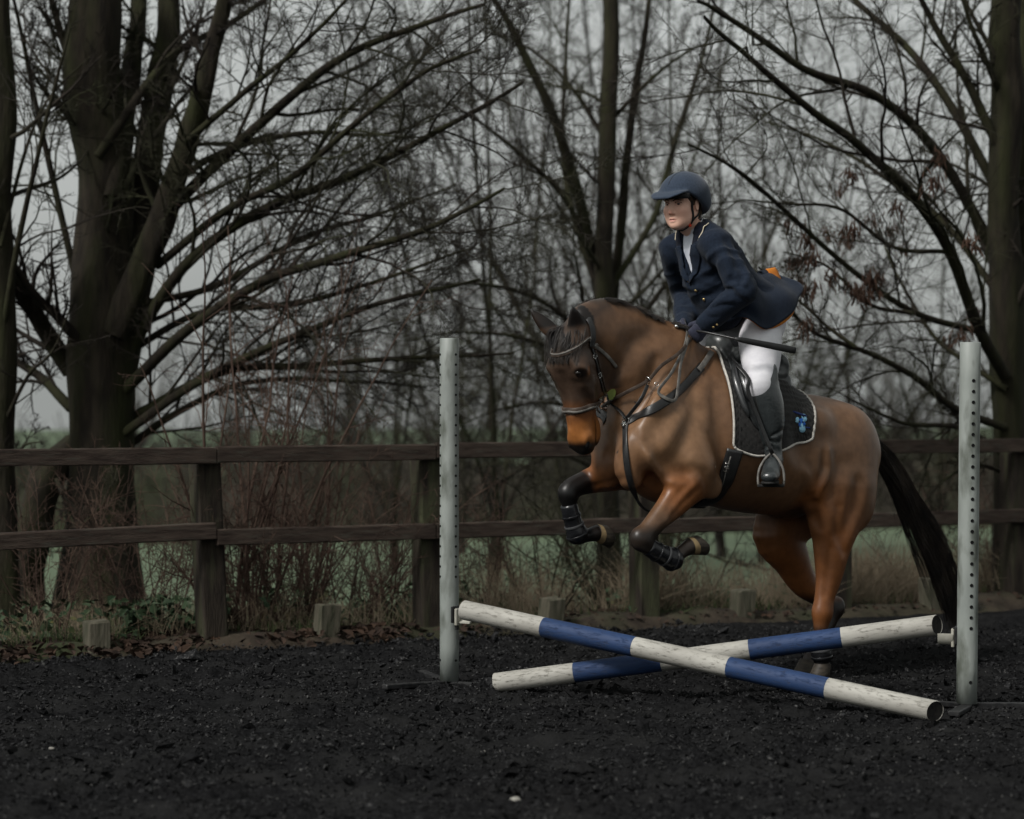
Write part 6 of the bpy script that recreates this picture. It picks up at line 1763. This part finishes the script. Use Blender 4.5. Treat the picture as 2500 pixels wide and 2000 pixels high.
# the tree at the right edge, long limbs reaching left
YR = 16.8
rt = np.random.default_rng(8)
_, rl1, rl2, rl3 = big_tree("bare tree at the right edge with long limbs arching left and hanging dry seed clusters", PX(2470, 1470, YR)*[1, 1, 0]+[0, 0, -.1],
 [([(2135, 1300), (2130, 1100), (2128, 900), (2122, 750), (2118, 600), (2110, 450), (2112, 300), (2115, 120), (2118, -100)], YR, YR, .125, .10),
  ([(2152, 900), (2160, 700), (2164, 450), (2162, 200), (2156, -100)], YR+.3, YR+.4, .09, .07)],
 [([(2115, 790), (2060, 690), (1995, 520), (1910, 400), (1800, 300), (1700, 225), (1590, 130), (1480, 40)], YR, YR-2.6, .060, .018),
  ([(2110, 560), (1980, 330), (1850, 205), (1700, 150), (1570, 62), (1470, 0)], YR, YR-1.6, .055, .018),
  ([(2070, 700), (1930, 660), (1800, 575), (1660, 450), (1560, 365), (1450, 300)], YR, YR-2.4, .034, .010),
  ([(2115, 900), (2010, 860), (1920, 790), (1820, 740), (1700, 690), (1600, 560)], YR, YR-1.8, .040, .010),
  ([(2120, 960), (2020, 900), (1900, 890), (1770, 830)], YR, YR-1., .032, .008),
  ([(2110, 420), (2000, 220), (1900, 90), (1800, 0), (1740, -80)], YR, YR+.8, .05, .018),
  ([(2112, 330), (2030, 160), (1960, 40), (1900, -80)], YR, YR-.6, .05, .02),
  ([(2115, 640), (1990, 470), (1870, 380), (1740, 300), (1620, 260)], YR, YR+1.0, .035, .009),
  ([(1990, 530), (1880, 520), (1770, 440), (1670, 430), (1560, 420)], YR-.9, YR-1.6, .022, .007),
  ([(1920, 660), (1830, 640), (1740, 560), (1650, 530)], YR-1, YR-1.5, .02, .006),
  ([(2120, 820), (2030, 760), (1960, 700), (1880, 560), (1850, 480)], YR, YR+.6, .03, .008),
  ([(1800, 730), (1745, 690), (1690, 640), (1640, 600)], YR-1.6, YR-1.9, .018, .006),
  ([(2120, 230), (2060, 90), (2010, -40)], YR, YR-.5, .035, .014),
  ([(2125, 1000), (2060, 980), (1990, 1010), (1930, 1080)], YR, YR-.8, .02, .006)],
 rt, (10, 9, 8))
# bunches of ash keys on the right tree
def keys():
    rng = np.random.default_rng(3)
    ends = rl2[:, -1]; px = CX+ends[:, 0]/ends[:, 1]*F; py = CY-(ends[:, 2]-CAMZ)/ends[:, 1]*F
    ok = np.where((px > 1930) & (px < 2400) & (py > 380) & (py < 830))[0]
    pick = rng.choice(ok, min(34, len(ok)), replace=False)
    C = np.repeat(ends[pick], 26, 0)+rng.normal(0, .028, (len(pick)*26, 3)); n = len(C)
    top = C+np.array([0, 0, .01]); S = 4
    d = np.stack([rng.normal(0, .35, n), rng.normal(0, .35, n), -np.ones(n)], -1); d /= np.linalg.norm(d, axis=1, keepdims=True)
    P = top[:, None]+d[:, None]*(rng.uniform(.035, .09, n)[:, None, None]*np.linspace(0, 1, S)[None, :, None])
    Rd = np.tile(np.array([.001, .004, .0055, .002]), (n, 1))
    v, f, _ = tube_geo(P, Rd, 4)
    o = [x for x in bpy.data.objects if x.name.startswith("bare_tree")][-1]
    link("seed_clusters", mk_mesh("seed_clusters", v, f), M_seed, o, "stuff")
keys()
# background trees: three shapes, copied
def small_tree(rng, loc, h, spread, label, group, m=(10, 7, 6), stems=3, r=.07, twm=None):
    root = thing("bare_tree", loc, label, "tree", group); loc = ln(loc)
    P = []; Rr = []
    for k in range(stems):
        a = rng.uniform(0, 6.28); d = np.array([math.cos(a), math.sin(a), 0])*spread*(0 if k == 0 else 1)
        ctrl = [loc+[0, 0, -.3], loc+d*.06+[0, 0, h*.12], loc+d*.42+[0, 0, h*.36], loc+d*.75+[0, 0, h*.68], loc+d*.9+[0, 0, h]]
        c = catmull(ctrl, 24)+np.cumsum(rng.normal(0, .012, (24, 3)), 0)*[1, 1, .3]
        P.append(c); Rr.append(r*(1-.25*k/stems)*np.linspace(1, .25, 24))
        if k < 3:
            v, f, _ = tube_geo(c[None], Rr[-1][None], 8); link("trunk", mk_mesh("trunk", v, f), M_bark, root)
    P = np.array(P); Rr = np.array(Rr)
    L1, R1 = sprout(rng, P, Rr, m[0], 10, (.25, .50), (48, 14), .09, .012, tmin=.12, rr=.45, rmin=.006)
    L2, R2 = sprout(rng, L1, R1, m[1], 5, (.3, .6), (44, 14), .11, .008, rr=.6, rmin=.0045)
    L3, R3 = sprout(rng, L2, R2, m[2], 3, (.3, .65), (44, 15), .12, .005, rr=.7, rmin=.0036, absmax=.7)
    v, f = join_tubes([(P, Rr, 5), (L1, R1, 4), (L2, R2, 3), (L3, R3, 3)])
    link("twigs", mk_mesh("twigs", v, f), twm or M_twig, root, "stuff")
    return root
def ground_at(px, Y):
    X = (px-CX)/F*Y; return np.array([X, Y, float(field_z(np.array(X), np.array(Y)))-.05])
rt = np.random.default_rng(17)
protos = [small_tree(rt, ground_at(1210, 23), 7.0, 3.0, "x", "bare trees beyond the fence", (12, 8, 6), 5, .030),
          small_tree(rt, ground_at(1640, 24), 6.6, 3.6, "x", "bare trees beyond the fence", (12, 8, 6), 5, .030),
          small_tree(rt, ground_at(1760, 30), 8.0, 3.6, "x", "bare trees beyond the fence", (12, 8, 6), 4, .042, M_twig2)]
protos[0]["label"] = "loose bare tree left of the slim stems, reaching above the galloping horse's ears"
protos[0]["label"] = "bare tree directly above the horse's ears, left of the slim central trunk"
protos[1]["label"] = "bare tree standing directly behind the rider's navy hat"
protos[2]["label"] = "greyer bare tree standing farther back behind the rider's shoulder"
spots = [(0, 960, 27, .9, "bare tree beyond the field edge, just left of the left jump stand"),
         (1, 1390, 29, 1.05, "bare tree far behind, above the horse's mane"),
         (0, 1860, 27, .95, "bare tree behind the rider's back and flying jacket tail"),
         (1, 2060, 33, 1.0, "bare tree far behind the space between rider and right jump stand"),
         (2, 1130, 36, 1.0, "greyer bare tree far behind, right of the left jump stand"),
         (0, 2290, 30, .9, "bare tree far behind the right jump stand"),
         (2, 1560, 38, 1.1, "greyest bare tree, farthest back behind the rider's chest")]
for k, (i, px, Y, sc, lab) in enumerate(spots):
    copy_thing(protos[i], Vector(ground_at(px, Y)), rt.uniform(0, 6.28), sc, lab)
# saplings and thicket along the back of the fence
def shrub(rng, loc, h, n, spread, label, group, m=(7, 5), mat_=None, lean=0., r=.006, arch=.0):
    loc = ln(loc); S = 12
    root = thing("bare_shrub", loc, label, "shrub", group)
    a = rng.uniform(0, 6.28, n); b = rng.uniform(0, .14, n)
    base = loc+np.stack([np.cos(a)*b, np.sin(a)*b, np.zeros(n)-.04], -1)
    d = np.stack([np.cos(a)*rng.uniform(.1, spread, n)+lean, np.sin(a)*rng.uniform(.1, spread, n), np.ones(n)], -1); d /= np.linalg.norm(d, axis=1, keepdims=True)
    le = h*rng.uniform(.5, 1.1, n); P = np.zeros((n, S, 3)); p = base; P[:, 0] = p
    for k in range(1, S):
        d = d+rng.normal(0, .05, (n, 3)); d[:, 2] -= arch*rng.uniform(.3, 1.7, n)*k/S; d /= np.linalg.norm(d, axis=1, keepdims=True)
        p = p+d*(le/(S-1))[:, None]; P[:, k] = p
    Rd = (r*rng.uniform(.6, 1.3, n))[:, None]*np.linspace(1, .3, S)[None]
    L1, R1 = sprout(rng, P, Rd, m[0], 5, (.18, .5), (42, 14), .11, .02, rr=.7, rmin=.0024)
    L2, R2 = sprout(rng, L1, R1, m[1], 4, (.25, .6), (45, 15), .12, .01, rr=.8, rmin=.0019, absmax=.3)
    half = n//2
    v, f = join_tubes([(P, Rd, 5)]); link("stems", mk_mesh("stems", v, f), mat_ or M_red, root, "stuff")
    v, f = join_tubes([(L1, R1, 3), (L2, R2, 3)]); link("twigs", mk_mesh("twigs", v, f), mat_ or M_red, root, "stuff")
    return root
rs = np.random.default_rng(31)
def behind(px, d):
    m_ = (px-CX)/F; Y = (FY0-FSL*FX0)/(1-FSL*m_)+d; X = m_*Y
    return np.array([X, Y, float(field_z(np.array(X), np.array(Y)))])
G = "bare shrubs behind the fence"
SH = [(560, .55, 2.3, 10, .22, "tall upright hazel-like sapling clump right of the leaning fence post", 0., .011, 0),
      (640, .7, 2.5, 9, .25, "tall bare sapling clump with pale stems midway between two fence posts on the left", .05, .010, 0),
      (760, .9, 2.1, 10, .35, "leaning bare sapling clump close to the second fence post", .12, .008, 0),
      (610, .35, 1.1, 46, .75, "dense reddish bramble thicket right of the leaning fence post", 0., .0045, .06),
      (720, .45, 1.2, 42, .8, "second reddish bramble thicket, behind the second timber stub", 0., .0045, .08),
      (860, .6, 1.15, 30, .9, "tangled reddish shrub left of the second fence post", .1, .0045, .09),
      (960, .7, 1.1, 26, .9, "sparse tangled shrub just left of the left jump stand", .1, .0045, .10),
      (400, .6, 1.3, 16, .6, "thin twiggy shrub left of the leaning fence post", .0, .0045, .05),
      (300, .9, 1.1, 14, .6, "low twiggy shrub in front of the massive trunk's base", .0, .0042, .06),
      (120, .6, 1.2, 14, .5, "thin twiggy shrub at the far left behind the fence", .0, .0045, .05),
      (1180, .8, 1.0, 18, .9, "low tangled shrub right of the left jump stand", .0, .0042, .09),
      (1330, .9, 1.15, 18, .9, "dark tangled shrub under the tucked far foreleg", -.05, .006, .07),
      (1490, 1.0, 1.25, 24, .85, "dense dark tangled shrub under the tucked near foreleg", .0, .007, .07),
      (1660, 1.1, .8, 10, 1., "low spreading shrub beneath the horse's belly", .1, .005, .09),
      (2250, .9, 1.0, 14, .8, "thin twiggy shrub behind the horse's tail", .0, .0042, .06),
      (2440, .8, 1.2, 16, .7, "thin twiggy shrub at the right edge behind the fence", .0, .0045, .06)]
for i, (px, d, h, n, sp, lab, le, r, ar) in enumerate(SH):
    shrub(rs, behind(px, d), h, n, sp, lab, G, (7, 5) if n < 30 else (6, 4), M_twig if 11 <= i <= 13 else M_red, le, r, ar)
# ------------------------------------------------------------------ far hedge and distant trees
M_hedge = mat("winter_hedge", (.026, .022, .017), (.042, .037, .029), scale=1.2, rough=1, bump=.8, bscale=3, c3=(.034, .040, .022), scale3=.35)
def hedge(Y0, X0, X1, h, label, n, seed):
    rng = np.random.default_rng(seed)
    root = thing("field_hedge", ((X0+X1)/2, Y0, -1.6), label, "hedge")
    nx = 220; xs_ = np.linspace(X0, X1, nx); prof = [(-.9, 0), (-1.0, .25), (-.8, .5), (-.35, .68), (.3, .69), (.8, .5), (1., .25), (.9, 0)]
    V = []
    for i, X in enumerate(xs_):
        hh = h*(.72+.4*fbm(np.array(X*.35), np.array(seed*1.), 3, seed))
        for y, z in prof: V.append((X+rng.normal(0, .06), Y0+y*(1+rng.normal(0, .12)), -1.75+z*hh+rng.normal(0, .06)))
    m = len(prof); idx = np.arange(nx*m).reshape(nx, m)
    f = np.stack([idx[:-1, :-1], idx[1:, :-1], idx[1:, 1:], idx[:-1, 1:]], -1).reshape(-1, 4)
    link("hedge_body", mk_mesh("hedge_body", V, f), M_hedge, root)
    S = 5; X = rng.uniform(X0, X1, n); hh = h*(.6+.5*fbm(X*.35, X*0+seed*1., 3, seed))
    b = np.stack([X, Y0+rng.normal(-.5, .5, n), -1.75+hh*rng.uniform(.15, .90, n)], -1)
    d = np.stack([rng.normal(0, .5, n), rng.normal(-.3, .4, n), rng.uniform(.3, 1.2, n)], -1)
    P = b[:, None]+d[:, None]*np.linspace(0, 1, S)[None, :, None]*rng.uniform(.3, .95, n)[:, None, None]+np.cumsum(rng.normal(0, .04, (n, S, 3)), 1)
    v, f, _ = tube_geo(P, np.tile(np.linspace(.013, .006, S), (n, 1)), 3)
    link("twigs", mk_mesh("twigs", v, f), M_twig2, root, "stuff")
hedge(52, -44, 50, 3.3, "long brown winter hedge across the far side of the field", 15000, 4)
rt = np.random.default_rng(44)
M_far_haze = mat("far_tree_hazed_bark", (.05, .047, .042), (.07, .066, .06), scale=1, rough=1)  # pale grey puts the distance haze into the bark colour
fp = small_tree(rt, np.array([-6.5, 95, -1.8]), 7.0, 2.4, "hazy distant tree on the horizon left of the left jump stand", "distant trees on the horizon", (12, 8, 6), 5, .16, M_far_haze)
for ch in fp.children:
    pass
for px, Y, sc, lab in [(560, 110, .9, "hazy distant tree on the horizon right of the massive left trunk"), (1080, 100, .8, "hazy distant tree between the left jump stand and the horse's head"),
                       (2080, 105, .75, "hazy distant tree low on the horizon behind the saddle's rear"), (2300, 95, .7, "hazy distant tree on the horizon beside the right jump stand"),
                       (330, 120, 1.0, "hazy distant tree seen behind the massive left trunk"), (1700, 115, .9, "hazy distant tree behind the rider's legs"), (2180, 130, .9, "smallest hazy distant tree left of the right jump stand")]:
    copy_thing(fp, Vector(((px-CX)/F*Y, Y, -1.8)), rt.uniform(0, 6), sc, lab)
# ------------------------------------------------------------------ verge planting and litter
M_dry = mat("dry_grass", (.135, .105, .070), (.215, .175, .125), scale=6, rough=.9)
M_grn = mat("green_grass", (.030, .045, .018), (.055, .075, .030), scale=5, rough=.8)
M_leaf = mat("fallen_leaf", (.018, .012, .009), (.042, .024, .015), scale=9, rough=.85, c3=(.02, .013, .010), scale3=5)
M_weed = mat("weed_leaf", (.016, .030, .014), (.032, .050, .024), scale=11, rough=.6, c3=(.10, .09, .03), scale3=3, lo3=.6, hi3=.72)
def blades(n, px_lo, px_hi, d0, d1, h0, h1, mat_, name, label, seed, r=.0018, lean=.35, dens=None):
    rng = np.random.default_rng(seed); S = 5
    px = rng.uniform(px_lo, px_hi, n); d = rng.uniform(0, 1, n)**1.3*(d1-d0)+d0
    m_ = (px-CX)/F; Y = (FY0-FSL*FX0)/(1-FSL*m_)+d; X = m_*Y
    c = fbm(X*2.2, Y*2.2, 3, seed); keep = c > rng.uniform(.30, .62, n)
    if dens is not None: keep &= dens(px) > rng.uniform(0, 1, n)
    X, Y, c = X[keep], Y[keep], c[keep]; n = len(X)
    b = np.stack([X, Y, field_z(X, Y)+.10*(fbm(X*3, Y*3, 4, 21)-.45)-.01], -1)
    h = rng.uniform(h0, h1, n)*(.5+c)
    a = rng.uniform(0, 6.28, n); l = np.abs(rng.normal(0, lean, n))
    dr = np.stack([np.cos(a)*l, np.sin(a)*l, np.ones(n)], -1)
    t = np.linspace(0, 1, S)
    P = b[:, None]+dr[:, None]*(h[:, None]*t[None])[..., None]
    P[..., 0] += (np.cos(a)*l*h)[:, None]*t[None]**2*.8; P[..., 2] -= (l*h)[:, None]*t[None]**2*.35
    v, f, _ = tube_geo(P, r*np.tile(np.array([1, 1.1, .9, .6, .2]), (n, 1))*rng.uniform(.7, 1.5, n)[:, None], 3)
    o = link(name, mk_mesh(name, v, f), mat_, None, "stuff"); o["label"] = label
blades(15000, 1050, 2560, .05, 1.7, .12, .46, M_dry, "dry_grass", "tall dry straw-coloured grass along the foot of the fence", 51, dens=lambda p: np.clip((p-1000)/700, .12, 1))
blades(3500, -40, 1100, .05, 1.6, .08, .30, M_dry, "dry_grass", "sparse dry grass along the left foot of the fence", 52)
blades(9000, -60, 2560, -.02, 2.6, .05, .16, M_grn, "green_grass", "short green grass behind the fence", 53, r=.0022)
def leaves(n, px0, px1, d0, d1, mat_, name, label, seed, size=(.018, .045), lift=(0, .02), patch=.5):
    rng = np.random.default_rng(seed)
    px = rng.uniform(px0, px1, n); d = rng.normal((d0+d1)/2, (d1-d0)/3, n); m_ = (px-CX)/F
    Y = (FY0-FSL*FX0)/(1-FSL*m_)+d; X = m_*Y
    keep = fbm(X*2.5, Y*2.5, 3, seed) > rng.uniform(.2, .4+patch*.5, n); X, Y, px = X[keep], Y[keep], px[keep]; n = len(X)
    Z = field_z(X, Y)+.10*(fbm(X*3, Y*3, 4, 21)-.45)+rng.uniform(*lift, n)+.012
    a = rng.uniform(0, 6.28, n); el = rng.normal(0, .45, n); L = rng.uniform(*size, n)[:, None]
    u = np.stack([np.cos(a)*np.cos(el), np.sin(a)*np.cos(el), np.sin(el)], -1); w_ = np.cross(u, np.stack([rng.normal(0, .5, n), rng.normal(-.3, .5, n), np.ones(n)], -1)); w_ /= np.linalg.norm(w_, axis=1, keepdims=True); nn = np.cross(w_, u)
    c = np.stack([X, Y, Z], -1); cu = rng.uniform(.1, .5, (n, 1))
    P = [c-u*L, c-u*L*.3+w_*L*.55+nn*L*cu, c+u*L*.4+w_*L*.42+nn*L*cu, c+u*L+nn*L*.2, c+u*L*.4-w_*L*.42+nn*L*cu, c-u*L*.3-w_*L*.55+nn*L*cu]
    V = np.stack(P, 1).reshape(-1, 3); b = (np.arange(n)*6)[:, None]
    q = (b[:, :, None]+np.array([[0, 1, 2, 3], [0, 3, 4, 5]])[None]).reshape(-1, 4)
    o = link(name, mk_mesh(name, V, q, smooth=False), mat_, None, "stuff"); o["label"] = label
leaves(5200, -60, 1150, -.15, .55, M_leaf, "fallen_leaves", "brown fallen leaves littering the left verge", 61)
leaves(2600, 1100, 2560, -.10, .45, M_leaf, "fallen_leaves", "scattered brown fallen leaves on the right verge", 62, (.012, .03))
leaves(900, 300, 560, .15, .5, M_weed, "ground_weeds", "low green weeds and ivy left of the leaning fence post", 63, (.018, .045), (.02, .22), .2)
leaves(1300, 640, 1250, .2, .8, M_weed, "ground_weeds", "low green weeds at the foot of the thicket", 64, (.016, .036), (.02, .25), .5)
leaves(900, 1480, 2050, .2, .7, M_weed, "ground_weeds", "low green weeds in the dry grass under the horse", 65, (.014, .03), (.01, .15), .5)
leaves(220, -60, 300, .2, .7, M_weed, "ground_weeds", "low green weeds at the far left of the verge", 66, (.016, .04), (.02, .25), .3)
